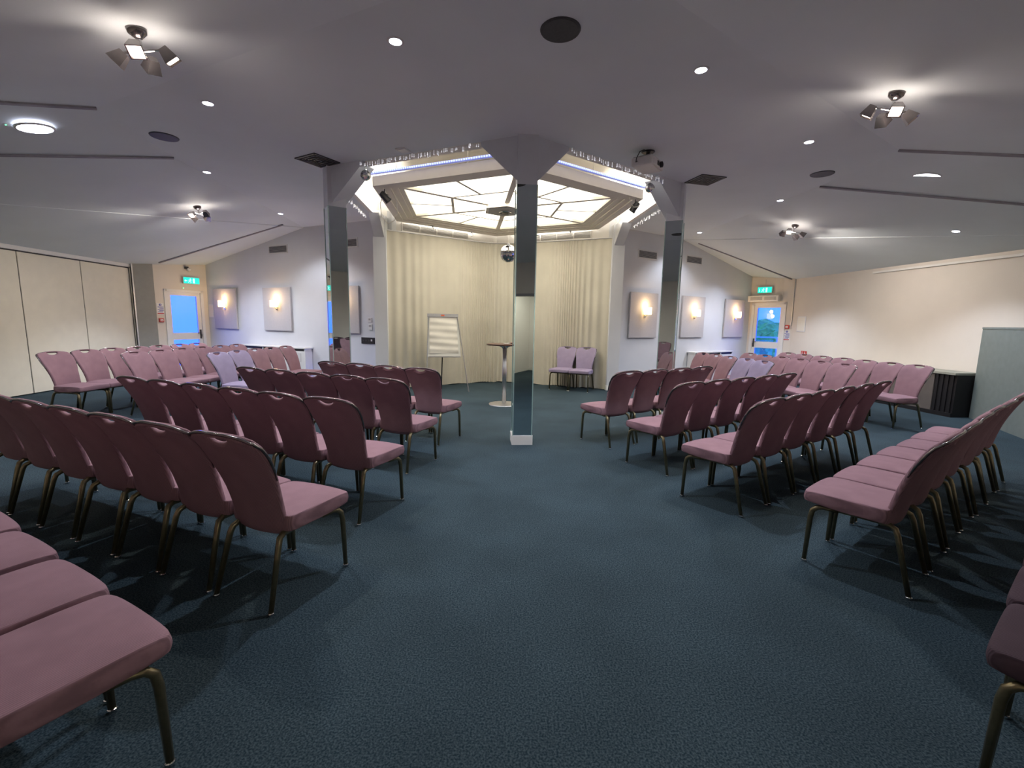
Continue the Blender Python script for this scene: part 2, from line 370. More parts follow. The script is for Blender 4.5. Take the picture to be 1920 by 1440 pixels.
e_fl, e_fr = (V['fl'] - V['front']).normalized(), (V['fr'] - V['front']).normalized()
column('mirrored_column', V['front'] + Vector((.005, .04)), AX, [e_fl, e_fr], 'central mirror-clad square column between the two front blocks of chairs', half=.115, reach=.54)
column('mirrored_column', V['fl'], AX - 30, [-e_fl, az(AX)], 'mirror-clad column left of the curtained bay, reflecting the blue door', half=.12)
column('mirrored_column', V['fr'], AX + 30, [-e_fr, az(AX)], 'mirror-clad column right of the curtained bay in front of the sconce wall', half=.12)
column('bay_pillar', V['bl'] + (C - V['bl']).normalized() * .02, AX, [az(AX + 180)], 'painted pillar with knee brace at the left end of the curtain', mirror=False, half=.13, thick=.2)
column('bay_pillar', V['br'] + (C - V['br']).normalized() * .02, AX, [az(AX + 180)], 'painted pillar with knee brace at the right end of the curtain', mirror=False, half=.13, thick=.2)

# ---------------------------------------------------------------- chairs
def make_chair(fab):
    root = empty('banquet_chair', (0, 0, 0))
    # seat cushion
    bm = bmesh.new(); bmesh.ops.create_cube(bm, size=1)
    bmesh.ops.subdivide_edges(bm, edges=bm.edges[:], cuts=4, use_grid_fill=True)
    rm = lambda q: math.copysign({1.0: 1.0, .6: .88, .2: .35}[round(abs(q), 1)], q)
    for v in bm.verts:
        x, y, z = [rm(c_ * 2) for c_ in v.co]
        X = x * (.222 + .006 * y); Y = .063 + y * .217
        if abs(x) > .95 and abs(y) > .95: X *= .94; Y = .063 + (Y - .063) * .94
        if abs(x) > .95 or abs(y) > .95:
            if abs(z) < .5: X *= 1.02; Y = .063 + (Y - .063) * 1.02
        top = .482 - .012 * (x * x) - (.014 if y > .9 else .004 if y > .8 else 0); bot = .386 + (.014 if y > .8 else 0)
        v.co = (X, Y, bot + (top - bot) * (z + 1) / 2)
    me = bpy.data.meshes.new('t'); bm.to_mesh(me); bm.free()
    t_ = bpy.data.objects.new('t', me); COL.objects.link(t_); md = t_.modifiers.new('v', 'SUBSURF'); md.levels = 1
    dg = bpy.context.evaluated_depsgraph_get(); me = bpy.data.meshes.new_from_object(t_.evaluated_get(dg)); bpy.data.objects.remove(t_)
    me.name = 'seat'; me.materials.clear(); me.materials.append(M[fab])
    for p in me.polygons: p.use_smooth = True
    o = bpy.data.objects.new('seat', me); COL.objects.link(o); o.parent = root
    # backrest
    rows = [(.355, .180, -.158, 0), (.44, .180, -.170, 0), (.52, .183, -.188, 0), (.60, .191, -.207, 0), (.68, .206, -.234, 0), (.745, .219, -.260, 0), (.80, .228, -.285, .004),
            (.845, .230, -.308, .008), (.880, .228, -.328, .013), (.908, .222, -.346, .020), (.922, .215, -.356, .025), (.934, .207, -.365, .030)]
    ts = [-1, -.9, -.72, -.5, -.34, -.17, 0, .17, .34, .5, .72, .9, 1]
    def P(i, t, hole=True):
        z, w, y, dr = rows[i]
        zz = z - dr * abs(t) ** 3.0
        if i == 9 and abs(t) < .35: zz = z - dr * abs(t) ** 3.0 - .052 * (1 - (abs(t) / .34) ** 2) + .010
        if i == 10: zz += .003
        return (w * t, y + .035 * t * t * (1 if i < 9 else .8), zz)
    bm = bmesh.new(); vv = [[bm.verts.new(P(i, t)) for t in ts] for i in range(len(rows))]
    for i in range(len(rows) - 1):
        for j in range(len(ts) - 1):
            if i == 9 and 4 <= j <= 7: continue
            bm.faces.new((vv[i][j], vv[i][j + 1], vv[i + 1][j + 1], vv[i + 1][j]))
    bmesh.ops.recalc_face_normals(bm, faces=bm.faces)
    me = bpy.data.meshes.new('t'); bm.to_mesh(me); bm.free()
    if me.polygons[0].normal.y < 0: me.flip_normals()
    t_ = bpy.data.objects.new('t', me); COL.objects.link(t_)
    md = t_.modifiers.new('s', 'SOLIDIFY'); md.thickness = .036; md.offset = 0
    md = t_.modifiers.new('v', 'SUBSURF'); md.levels = 1; md.render_levels = 1
    dg = bpy.context.evaluated_depsgraph_get(); me2 = bpy.data.meshes.new_from_object(t_.evaluated_get(dg)); bpy.data.objects.remove(t_)
    me2.name = 'backrest'; me2.materials.clear(); me2.materials.append(M[fab])
    for p in me2.polygons: p.use_smooth = True
    o = bpy.data.objects.new('backrest', me2); COL.objects.link(o); o.parent = root
    # metal rail round the top edge
    path = [P(i, -1) for i in (4, 5, 6, 7, 8, 9, 10)] + [P(11, t) for t in ts] + [P(i, 1) for i in (10, 9, 8, 7, 6, 5, 4)]
    path = [Vector(q) + Vector((q[0] * .012, -.004, .002)) for q in path]
    B().tube(path, [.004, .006] + [.0075] * (len(path) - 4) + [.006, .004], 6).build('top_rail', 'rail', root, smooth=True)
    # frame under seat
    fr = B()
    for s in (-1, 1): fr.tube([(s * .165, -.16, .378), (s * .18, .12, .376)], .012, 6)
    fr.tube([(-.18, .11, .374), (.18, .11, .374)], .011, 6); fr.tube([(-.165, -.12, .376), (.165, -.12, .376)], .011, 6)
    fr.build('seat_frame', 'leg', root, smooth=True)
    for s in (-1, 1):
        lg = B().tube([(s * .18, .10, .372), (s * .195, .165, .377), (s * .2, .2, .368), (s * .204, .222, .345), (s * .206, .23, .30), (s * .21, .238, .012)], [.014, .0155, .016, .016, .0155, .013], 8).build('leg', 'leg', root, smooth=True)
        B().lathe([(.012, 0), (.0155, .002), (.0155, .012), (.012, .016)], 10, (s * .21, .238, 0)).build('foot_glide', 'chrome', lg)
        lg = B().tube([(s * .165, -.10, .374), (s * .168, -.15, .376), (s * .172, -.178, .362), (s * .178, -.192, .33), (s * .2, -.277, .012)], [.014, .0155, .016, .016, .013], 8).build('leg', 'leg', root, smooth=True)
        B().lathe([(.012, 0), (.0155, .002), (.0155, .012), (.012, .016)], 10, (s * .2, -.278, 0)).build('foot_glide', 'chrome', lg)
    return root
proto = {k: make_chair(k) for k in ('seat', 'lilac', 'shadedfab')}
used = dict.fromkeys(proto, False)
ORD = ['first', 'second', 'third', 'fourth', 'fifth', 'sixth', 'seventh', 'eighth']
def chair(p, h, fab, label, group):
    if used[fab]: o = copy_tree(proto[fab])
    else: o = proto[fab]; used[fab] = True
    o.location = (p.x, p.y, 0); o.rotation_euler = (0, 0, -R(h + random.uniform(-1.2, 1.2)))
    tag(o, label, 'chair', group)
def row(p0, h, d, sp, n, desc, group, lil=(), start='', dark=False):
    for i in range(n):
        fab = 'lilac' if i in lil else 'seat'
        if dark: fab = 'shadedfab'
        cname = {'lilac': 'lilac', 'seat': 'mauve', 'shadedfab': 'dark'}[fab]
        p = Vector(p0) + az(d) * sp * i + Vector((random.uniform(-.008, .008), random.uniform(-.008, .008)))
        chair(p, h, fab, '%s chair, %s from %s, %s' % (cname, ORD[i], start, desc), group)
AI = 'the centre aisle'
row((-.94, 5.53), 22, -66, .462, 4, 'row nearest the easel', 'chairs in the left front block', start=AI)
row((-1.08, 4.53), 22, -66.5, .462, 5, 'second left row behind easel', 'chairs in the left front block', start=AI)
row((-1.18, 3.43), 22, -67, .462, 6, 'third left row behind easel', 'chairs in the left front block', start=AI)
row((-1.27, 2.41), 23, -66.5, .462, 7, 'fourth left row behind easel', 'chairs in the left front block', start=AI)
row((-1.41, 1.21), 27.8, -61, .49, 5, 'last left row, closest seats', 'chairs in the left front block', start=AI)
row((1.21, 5.55), -32, 57, .462, 4, 'row nearest the lilac pair', 'chairs in the right front block', start=AI)
row((1.55, 4.62), -32.5, 57, .462, 5, 'second right row behind lilac pair', 'chairs in the right front block', start=AI)
row((1.81, 3.71), -34.5, 56, .462, 6, 'third right row behind lilac pair', 'chairs in the right front block', start=AI)
row((2.2, 2.66), -37, 53.5, .48, 7, 'fourth right row behind lilac pair', 'chairs in the right front block', start=AI)
row((1.90, 1.24), -37, 53, .48, 4, 'last right row, shade in its colour', 'chairs in the right front block', start=AI, dark=True)
def side(T0, d, h, sp, n, desc, group, lil=()):
    p0 = Vector(T0) + .37 * az(h); row(p0, h, d, sp, n, desc, group, lil, start='the open near end')
side((-6.66, 6.47), 4.5, 94.5, .452, 7, 'back row by folding wall', 'chairs in the left side block')
side((-5.69, 6.72), 4, 94, .455, 6, 'middle row of left side block', 'chairs in the left side block')
side((-4.57, 6.90), 4, 94, .462, 5, 'front row of left side block', 'chairs in the left side block', (0, 1))
side((6.22, 6.83), -8, -98, .452, 7, 'back row by right wall', 'chairs in the right side block')
side((5.10, 6.86), -7, -97, .450, 6, 'middle row of right side block', 'chairs in the right side block')
side((4.04, 7.15), -6.5, -96.5, .462, 5, 'front row of right side block', 'chairs in the right side block', (0, 1))
cp = Vector((1.12, 10.03))
chair(cp, 206, 'lilac', 'lilac chair against the curtain, the one nearer the central column', 'lilac pair by the curtain')
chair(cp + az(116.5) * .455, 206, 'lilac', 'lilac chair against the curtain, the one nearer the right pillar', 'lilac pair by the curtain')

# ---------------------------------------------------------------- curtains
def curtain(name, pts, label, seed):
    rnd = random.Random(seed); cum = [0]
    for i in range(1, len(pts)): cum.append(cum[-1] + (pts[i] - pts[i - 1]).length)
    Lt = cum[-1]; n = int(Lt * 90); ph = 0; cols = []
    for k in range(n + 1):
        s = Lt * k / n; i = max(j for j in range(len(cum) - 1) if cum[j] <= s + 1e-9); t = (s - cum[i]) / (cum[i + 1] - cum[i])
        p = pts[i].lerp(pts[i + 1], t); d = (pts[i + 1] - pts[i]).normalized(); nrm = perp(d)
        ph += 2 * math.pi / 90 / (.17 + .07 * math.sin(s * 1.7 + seed) + .05 * math.sin(s * 4.1 + 2 * seed))
        cols.append((p, nrm, math.sin(ph), s))
    zs = [3.29, 3.24, 3.1, 2.5, 1.8, 1.1, .5, .12, .015]; vs = []; fs = []
    for p, nrm, w, s in cols:
        for j, z in enumerate(zs):
            k = j / (len(zs) - 1); a = (.006 + .014 * k) * (1.0 + .7 * math.sin(s * 2.9 + seed))
            q = p + nrm * (w * a + .010 * math.sin(s * 2.1 + seed) * k)
            vs.append((q.x, q.y, z + (.008 * math.sin(s * 9) if j >= len(zs) - 1 else 0)))
    m_ = len(zs)
    for i in range(len(cols) - 1):
        for j in range(m_ - 1): fs.append((i * m_ + j, (i + 1) * m_ + j, (i + 1) * m_ + j + 1, i * m_ + j + 1))
    b_ = B(); b_.add(vs, fs); o = b_.build(name, 'curtain', None, smooth=True)
    tag(o, label, 'curtain'); hd = B()
    hp = [(*(p), 3.30) for p, _, _, s in cols[::30]] + [(*(cols[-1][0]), 3.30)]
    hd.tube(hp, .012, 6); hd.build('curtain_track', 'alu', o)
    return o
inw = lambda P_: P_ + (C - P_).normalized() * .26
bl_, bk_, br_ = V['bl'] + .12 * az(143) + .10 * az(53), inw(V['back']), V['br'] + .12 * az(205.5) + .10 * az(-64.5)
q1, q2 = bk_.lerp(bl_, .22), bk_.lerp(br_, .22)
arc = [q1.lerp(bk_, t).lerp(bk_.lerp(q2, t), t) for t in (0, .12, .25, .38, .5, .62, .75, .88, 1)]
curtain('curtain', [bl_] + arc[:5], 'floor-length cream curtain behind the flip chart', 1)
curtain('curtain', arc[4:] + [br_], 'floor-length cream curtain behind the two lilac chairs', 2)

# ---------------------------------------------------------------- hexagonal light raft
rr = empty('hexagonal_light_raft', (-.18, 8.5, 3.45), -6, 'suspended hexagonal raft of backlit panes over the curtained bay', 'ceiling light')
def hx(rad, k): a = R(60 * k); return Vector((rad * math.sin(a), rad * math.cos(a)))
def ring(name, r0, r1, z0, z1, m='raft'):
    b_ = B(); vs = []; 
    for k in range(6):
        for rad, z in ((r0, z0), (r1, z0), (r1, z1), (r0, z1)): p = hx(rad, k); vs.append((p.x, p.y, z))
    fs = []
    for k in range(6):
        a, c_ = k * 4, ((k + 1) % 6) * 4
        for j in range(4): fs.append((a + j, a + (j + 1) % 4, c_ + (j + 1) % 4, c_ + j))
    b_.add(vs, fs); return b_.build(name, m, rr)
ring('outer_frame', 2.26, 2.42, 0, .14); ring('moulding', 2.14, 2.27, .022, .14); ring('moulding', 2.02, 2.15, .044, .14); ring('inner_frame', 1.93, 2.03, .058, .14)
top = B().prism([hx(2.3, k) for k in range(6)], .125, .139).build('backing_board', 'raft', rr)
for k in range(6):
    a0, a1 = hx(1, k), hx(1, k + 1)
    B().beam(a0 * .36, a0 * 1.98, .085, .055, .11).build('spoke', 'raft', rr)
    B().beam(a0 * 1.08, a1 * 1.08, .045, .06, .1).build('cross_bar', 'raft', rr)
    mid = (a0 + a1) / 2; B().beam(mid * 1.08, mid * 1.96, .045, .06, .1).build('divider_bar', 'raft', rr)
    for poly in ([a0 * .3, a0 * 1.08, a1 * 1.08, a1 * .3], [a0 * 1.08, a0 * 1.96, mid * 1.96, mid * 1.08], [mid * 1.08, mid * 1.96, a1 * 1.96, a1 * 1.08]):
        B().prism(poly, .095, .1).build('pane', 'pane', rr)
B().prism([hx(.40, k) for k in range(6)], .0, .1).build('hub_frame', 'raft', rr)
hub = B().prism([hx(.34, k) for k in range(6)], -.012, 0).build('hub_plate', 'grey', rr)
B().lathe([(.10, -.03), (.115, -.02), (.115, -.012)], 24, caps=False).build('hub_lamp_ring', 'chrome', hub)
B().lathe([(.06, -.034), (.06, -.03)], 20).build('hub_lamp_lens', 'black', hub)
for k, j in ((2, 3), (3, 4)):   # blue LED battens on the two near edges
    a0, a1 = hx(2.44, k), hx(2.44, j); d = (a1 - a0).normalized(); n = hx(1, (k + j) / 2).normalized() * .025
    tb = B().tube([(*(a0 + n + d * .03), .165), (*(a1 + n - d * .03), .165)], .022, 10).build('led_tube', 'ledtube', rr, smooth=True)
    bd = B(); nb = 64
    for i in range(nb):
        p = a0.lerp(a1, (i + .5) / nb) + n * 1.9; bd.box(p.x - .011, p.x + .011, p.y - .011, p.y + .011, .155, .176)
    tag(bd.build('led_beads', 'led', tb), kind='stuff')
hang = B()
for k in range(6):
    p = hx(1.9, k + .35); hang.tube([(p.x, p.y, .13), (p.x, p.y, .68)], .005, 5)
hang.build('hanger_wires', 'wire', rr)
# cove lamps lying on top of the raft (uplights)
for k in range(6):
    p = C + 1.9 * az(AX + 60 * k + 30)
    o = B().box(-.5, .5, -.03, .03, .14, .18).build('cove_batten', 'plastic', rr); l = hx(1.9, k + .5); o.location = (l.x, l.y, 0); o.rotation_euler = (0, 0, -R(60 * k + 30))
    l2 = hx(2.15, k + .5); lamp('cove_lamp', 'AREA', (l2.x, l2.y, .20), P_COVE, (1.0, .93, .82), parent=rr, direction=(l2.x * .25, l2.y * .25, .6), shape='RECTANGLE', size=1.6, size_y=.08)
# raft panes give light below: one broad area lamp sits in the pane plane
la = lamp('raft_glow', 'AREA', (0, 0, .09), 84, (1.0, .91, .78), parent=rr, direction=(0, 0, -1), shape='DISK', size=3.2)

# ---------------------------------------------------------------- mirror balls
def ball(name, loc, r, ztop, label, n=(34, 19)):
    o = empty(name, loc, 0, label, 'mirror ball')
    b_ = B(); prof = []
    nu, nv = n
    for j in range(1, nv):
        a = math.pi * j / nv; prof.append((r * math.sin(a), -r * math.cos(a)))
    b_.lathe(prof, nu).build('mirror_tiles', M['balltile'], o)
    B().lathe([(r * .16, r * .96), (r * .16, r * 1.1), (r * .05, r * 1.16)], 10).build('cap', 'chrome', o)
    B().tube([(0, 0, r * 1.1), (0, 0, ztop - loc[2])], .0025, 5).build('hanging_wire', 'wire', o)
    return o
m = mat('mirror_ball_tiles', (.8, .8, .82), .08, 1); M['balltile'] = m; nt = m.node_tree; b = nt.nodes['Principled BSDF']
tc = nt.nodes.new('ShaderNodeTexCoord'); vo = nt.nodes.new('ShaderNodeTexVoronoi'); vo.inputs['Scale'].default_value = 40; r1 = nt.nodes.new('ShaderNodeValToRGB')
r1.color_ramp.elements[0].color = (.18, .19, .2, 1); r1.color_ramp.elements[1].color = (.95, .95, .95, 1); nt.links.new(tc.outputs['Object'], vo.inputs['Vector']); nt.links.new(vo.outputs['Color'], r1.inputs['Fac']); nt.links.new(r1.outputs['Color'], b.inputs['Base Color'])
ball('mirror_ball', (-.105, 8.35, 2.69), .155, 3.44, 'large mirror ball hanging from the raft hub in front of the curtain')
ball('mirror_ball', (1.79, 6.32, 3.28), .062, 3.55, 'small mirror ball hanging beside the right mirrored column', (14, 9))
ball('mirror_ball', (-1.99, 6.30, 3.37), .068, 3.55, 'small dark mirror ball half hidden by the left column brace', (14, 9))

# ---------------------------------------------------------------- ceiling fittings
def on_ceiling(name, p, z, slope_n, s, label, cat, group=None, h=0):
    o = bpy.data.objects.new(name, None); COL.objects.link(o); o.location = (p[0], p[1], z)
    up = Vector((0, 0, 1))
    if slope_n is not None: up = Vector((slope_n.x * s, slope_n.y * s, 1)).normalized()
    q = Vector((0, 0, 1)).rotation_difference(up); o.rotation_mode = 'QUATERNION'; o.rotation_quaternion = q @ Matrix.Rotation(-R(h), 3, 'Z').to_quaternion()
    return tag(o, label, cat, group)
def downlight(p, z, n, s, label, r=.045, power=None, col=COOL, ang=125):
    power = P_DOWN if power is None else power
    o = on_ceiling('downlight', p, z, n, s, label, 'downlight', 'recessed downlights')
    B().lathe([(r * 1.05, -.004), (r * 1.25, -.006), (r * 1.45, -.001), (r * 1.45, .01), (r * 1.05, .01)], 20, caps=False).build('trim_ring', 'lgrey', o, smooth=True)
    B().lathe([(r, -.0035), (r, .004)], 20).build('lens', 'lens', o)
    lamp('downlight_lamp', 'SPOT', (0, 0, -.02), power, col, parent=o, direction=(0, 0, -1), spot_size=R(ang), spot_blend=.5, shadow_soft_size=r)
nL, nR, nNL, nNR = dL, dR, dNL, dNR
downlight((-.92, 3.70), ZC, None, 0, 'downlight near the left aisle, closest to the viewer')
downlight((-3.03, 4.75), ZC, None, 0, 'downlight above the left front block, beside the ceiling speaker')
downlight((-4.48, 6.89), ZC, None, 0, 'downlight left of the left column, beyond the speaker')
downlight((-4.72, 9.45), zL((-4.72, 9.45)), None, 0, 'downlight close to the left sconce wall gable', power=85)
downlight((-7.18, 9.41), zL((-7.18, 9.41)), nL, .215, 'downlight of the pair near the folding wall, nearer the viewer')
downlight((-7.18, 10.19), zL((-7.18, 10.19)), nL, .215, 'downlight of the pair near the left exit door', power=100)
downlight((1.50, 4.01), ZC, None, 0, 'downlight near the right aisle, beside the round black speaker')
downlight((3.30, 5.42), ZC, None, 0, 'downlight above the right front block, nearer the four-lamp light')
downlight((4.39, 7.83), ZC, None, 0, 'downlight beyond the right ceiling speaker')
downlight((4.18, 10.58), ZC, None, 0, 'downlight close to the right sconce wall gable', power=60)
downlight((6.32, 11.54), zR((6.32, 11.54)), nR, .232, 'downlight of the pair near the right exit door, left one', power=70)
downlight((6.55, 10.81), zR((6.55, 10.81)), nR, .232, 'downlight of the pair near the right exit door, right one')
downlight((6.87, 7.30), zR((6.87, 7.30)), nR, .232, 'downlight above the bench by the right wall')
def zstrip(p, v, p0): return ZC - .186 * max(0, (Vector(p) - p0).dot(v))
cL0, cR0 = (pL + pNL) / 2, (pR + pNR) / 2
def big(p, v, c0, label):
    z = zstrip(p, v, c0) - .004
    o = on_ceiling('round_ceiling_light', p, z, v, .186, label, 'ceiling light')
    B().lathe([(.14, -.012), (.155, -.01), (.16, .004), (.14, .006)], 32, caps=False).build('trim_ring', 'lgrey', o, smooth=True)
    B().lathe([(.138, -.01), (.138, 0)], 32).build('diffuser', 'lens', o)
    lamp('round_lamp', 'SPOT', (0, 0, -.03), P_BIG, COOL, parent=o, direction=(0, 0, -1), spot_size=R(140), spot_blend=.6, shadow_soft_size=.13)
big((-5.0, 4.99), vL, cL0, 'large round ceiling light in the strip above the left block')
big((5.21, 6.04), vR, cR0, 'large round ceiling light in the strip above the right block')
for p, v, c0, lb in (((-5.12, 4.82), vL, cL0, 'tiny green indicator beside the left round ceiling light'), ((5.02, 6.13), vR, cR0, 'tiny indicator beside the right round ceiling light')):
    o = on_ceiling('indicator_light', p, zstrip(p, v, c0) - .003, v, .186, lb, 'indicator'); o['label'] = lb
    B().lathe([(.02, -.004), (.022, .0)], 12).build('bezel', 'plastic', o); B().lathe([(.006, -.008), (.006, -.004)], 8).build('led', 'gled', o)
def speaker(p, z, label):
    o = on_ceiling('ceiling_speaker', p, z, None, 0, label, 'speaker', 'round ceiling speakers')
    B().lathe([(.125, -.004), (.14, -.008), (.145, .0), (.125, .004)], 32, caps=False).build('rim', 'dark', o, smooth=True)
    B().lathe([(.126, -.006), (.126, 0)], 32).build('grille', 'dark', o)
speaker((.30, 3.53), ZC, 'round dark ceiling speaker above the centre aisle')
speaker((-4.11, 5.60), ZC, 'round dark ceiling speaker above the left block')
speaker((4.17, 6.48), ZC, 'round dark ceiling speaker above the right block')
def diffuser(p, label, h):
    o = on_ceiling('air_diffuser', p, ZC, None, 0, label, 'air vent', 'square ceiling diffusers', h)
    b_ = B(); 
    for a, w in ((.20, .03), (.15, .02), (.10, .02), (.05, .02)):
        for (x0, x1, y0, y1) in ((-a, a, a - w, a), (-a, a, -a, -a + w), (-a, -a + w, -a, a), (a - w, a, -a, a)): b_.box(x0, x1, y0, y1, -.012, -.002)
    b_.build('frame', 'dark', o); B().box(-.2, .2, -.2, .2, -.004, .0).build('backing', 'black', o)
diffuser((-2.62, 6.30), 'dark square air diffuser in ceiling beside left column', 30); diffuser((2.72, 6.82), 'dark square air diffuser in ceiling beside right column', -15)
o = on_ceiling('ceiling_plate', (-1.39, 5.88), ZC, None, 0, 'small square white plate in ceiling beside fairy lights', 'ceiling plate', h=20)
B().box(-.07, .07, -.07, .07, -.012, 0).build('cover', 'lgrey', o, bevel=.003); B().box(-.05, .05, -.05, .05, -.016, -.012).build('plate', 'plastic', o)

def cluster(p, z, n, s, label, h, aims, power=P_HEAD):
    o = on_ceiling('four_lamp_light', p, z, n, s, label, 'ceiling light', 'four-lamp ceiling spotlights', h)
    B().lathe([(.02, -.06), (.055, -.03), (.06, -.004), (.06, 0)], 20).build('ceiling_rose', 'rail', o, smooth=True)
    arms = B()
    arms.tube([(0, 0, -.04), (0, 0, -.13)], .012, 8)
    arms.tube([(-.14, -.09, -.13), (.14, .09, -.13)], .008, 6); arms.tube([(-.14, .09, -.13), (.14, -.09, -.13)], .008, 6)
    arms.build('arm', 'chrome', o)
    for i, (sx, sy) in enumerate(((-1, -1), (1, -1), (-1, 1), (1, 1))):
        t = empty('lamp_head', (sx * .13, sy * .10, -.17), 0); t.parent = o
        d = o.rotation_quaternion.inverted() @ Vector(aims[i]).normalized(); t.rotation_euler = d.to_track_quat('-Z', 'Y').to_euler()
        hb = B(); a_, b2_ = .028, .047
        hb.add([(-a_, -a_, .055), (a_, -a_, .055), (a_, a_, .055), (-a_, a_, .055), (-b2_, -b2_, -.035), (b2_, -b2_, -.035), (b2_, b2_, -.035), (-b2_, b2_, -.035), (-b2_ * .86, -b2_ * .86, -.035), (b2_ * .86, -b2_ * .86, -.035), (b2_ * .86, b2_ * .86, -.035), (-b2_ * .86, b2_ * .86, -.035), (-a_ * .8, -a_ * .8, .02), (a_ * .8, -a_ * .8, .02), (a_ * .8, a_ * .8, .02), (-a_ * .8, a_ * .8, .02)],
               [(0, 1, 2, 3)] + [(k, (k + 1) % 4, 4 + (k + 1) % 4, 4 + k) for k in range(4)] + [(4 + k, 4 + (k + 1) % 4, 8 + (k + 1) % 4, 8 + k) for k in range(4)] + [(8 + k, 8 + (k + 1) % 4, 12 + (k + 1) % 4, 12 + k) for k in range(4)] + [(12, 13, 14, 15)])
        hb.build('lamp_housing', 'rail', t); B().box(-.036, .036, -.036, .036, -.024, -.020).build('lens', 'warmlens', t)
        lamp('lamp_bulb', 'SPOT', (0, 0, -.04), power, (1.0, .89, .80), parent=t, direction=(0, 0, -1), spot_size=R(105), spot_blend=1.0, shadow_soft_size=.04)
    lamp('lamp_spill', 'POINT', (0, 0, -.20), 3.5, (1.0, .84, .74), parent=o, shadow_soft_size=.06)
cluster((-2.59, 3.35), zNL((-2.59, 3.35)), nNL, .215, 'four-lamp spotlight above the left block, its lamps brightest', 30, [(-1, -.3, -1.1), (.5, -.7, -1.3), (-.9, .8, -1), (.9, .5, -1.3)])
cluster((3.17, 4.07), zNR((3.17, 4.07)), nNR, .215, 'four-lamp spotlight above the right block, on the near slope', -30, [(-.7, -.8, -1.3), (.9, -.5, -1.1), (-.6, .6, -1.3), (1, .7, -1)])
cluster((-5.52, 8.16), zL((-5.52, 8.16)), nL, .215, 'four-lamp spotlight over the left side block', 60, [(-1, -.5, -.9), (.2, -.9, -1), (-1, .7, -.9), (-.1, 1, -.9)])
cluster((5.22, 8.73), zR((5.22, 8.73)), nR, .232, 'four-lamp spotlight over the right side block', 0, [(-.7, -.6, -1), (2.7, -.7, -1.9), (-.2, 1, -1.0), (2.7, .4, -2.0)])

# projector
o = on_ceiling('projector', (1.60, 5.80), ZC, None, 0, 'white ceiling projector with cables beside the right front beam', 'projector', h=-52)
B().box(-.19, .19, -.13, .13, -.20, -.10).build('body', 'lgrey', o, bevel=.018)
B().box(-.17, .17, -.11, .11, -.098, -.09).build('top_cover', 'grey', o)
B().tube([(0, 0, 0), (0, 0, -.10)], .025, 10).build('mount_pole', 'black', o)
B().lathe([(.07, -.012), (.08, -.004), (.08, 0)], 20).build('mount_plate', 'black', o)
for sx, sy in ((1, 1), (1, -1), (-1, 1), (-1, -1)): B().tube([(0, 0, -.05), (sx * .11, sy * .08, -.1)], .007, 6).build('mount_arm', 'black', o)
ln = B(); ln.T = Matrix.Translation((.08, -.135, -.15)) @ Matrix.Rotation(R(90), 4, 'X'); ln.lathe([(.034, -.01), (.034, .02), (.026, .022), (.02, .01)], 20); ln.build('lens', 'black', o)
B().box(-.02, .035, -.134, -.128, -.175, -.125).build('lens_window', 'black', o); B().box(.188, .194, -.09, .09, -.19, -.115).build('side_grille', 'dark', o)
B().tube([(-.19, .05, -.15), (-.23, .05, -.17), (-.24, .04, -.13), (-.2, .02, -.05), (-.12, 0, -.01)], .006, 6).build('cable', 'black', o)
B().tube([(-.1, -.12, -.2), (0, -.13, -.22), (.1, -.13, -.215), (.19, -.1, -.19)], .004, 6).build('pale_cable', 'wire', o)

# par lamps on raft and hooks
def par(loc, aim, label, col='black'):
    o = empty('stage_spotlight', loc, 0, label, 'spotlight')
    B().tube([(0, 0, .11), (0, 0, .04)], .008, 6).build('clamp', col, o)
    y = B(); y.tube([(-.05, 0, -.02), (-.052, 0, .03), (0, 0, .045), (.052, 0, .03), (.05, 0, -.02)], .005, 6); y.build('yoke', col, o)
    c_ = B(); c_.T = Vector(aim).to_track_quat('-Z', 'Y').to_matrix().to_4x4(); c_.lathe([(.03, .08), (.045, .07), (.05, -.06), (.058, -.09), (.05, -.09), (.045, -.05)], 16); c_.build('can', col, o, smooth=False)
    return o
par((-2.0, 7.22, 3.34), (.8, .3, -.9), 'black stage spotlight with looping cables on the left raft edge')
o = B().tube([(-2.0, 7.22, 3.42), (-2.09, 7.3, 3.26), (-2.1, 7.4, 3.08), (-2.02, 7.45, 2.99), (-1.9, 7.4, 3.03), (-1.84, 7.35, 3.15), (-1.84, 7.3, 3.3), (-1.9, 7.25, 3.44)], .005, 6).build('looped_cable', 'wire')
tag(o, 'pale cable looping down below the left stage spotlight', 'cable')
par((1.92, 7.55, 3.34), (-.6, .3, -.9), 'black stage spotlight with pale cable on the right raft edge')
o = B().tube([(1.78, 7.4, 3.46), (1.8, 7.4, 3.38), (1.87, 7.45, 3.31), (1.97, 7.5, 3.33), (1.98, 7.55, 3.46)], .006, 6).build('looped_cable', 'wire'); tag(o, 'pale cable drooping from the right raft corner', 'cable')
for (x, y), lb in ((((-1.72, 9.82)), 'small hook lamp under the back left raft edge, nearer the left pillar'), ((-.95, 10.37), 'small hook lamp under the raft edge, nearer the apex'), ((1.2, 10.08), 'small hook lamp under the back right raft edge')):
    o = empty('hook_lamp', (x, y, 3.43), 0, lb, 'spotlight')
    B().tube([(0, 0, .03), (0, 0, -.02), (.02, 0, -.04), (.03, 0, -.06), (.015, 0, -.085), (-.01, 0, -.09), (-.025, 0, -.075)], .007, 6).build('hook', 'alu', o, smooth=True)
    B().lathe([(.018, -.02), (.022, 0), (.018, .012)], 10).build('base', 'grey', o)

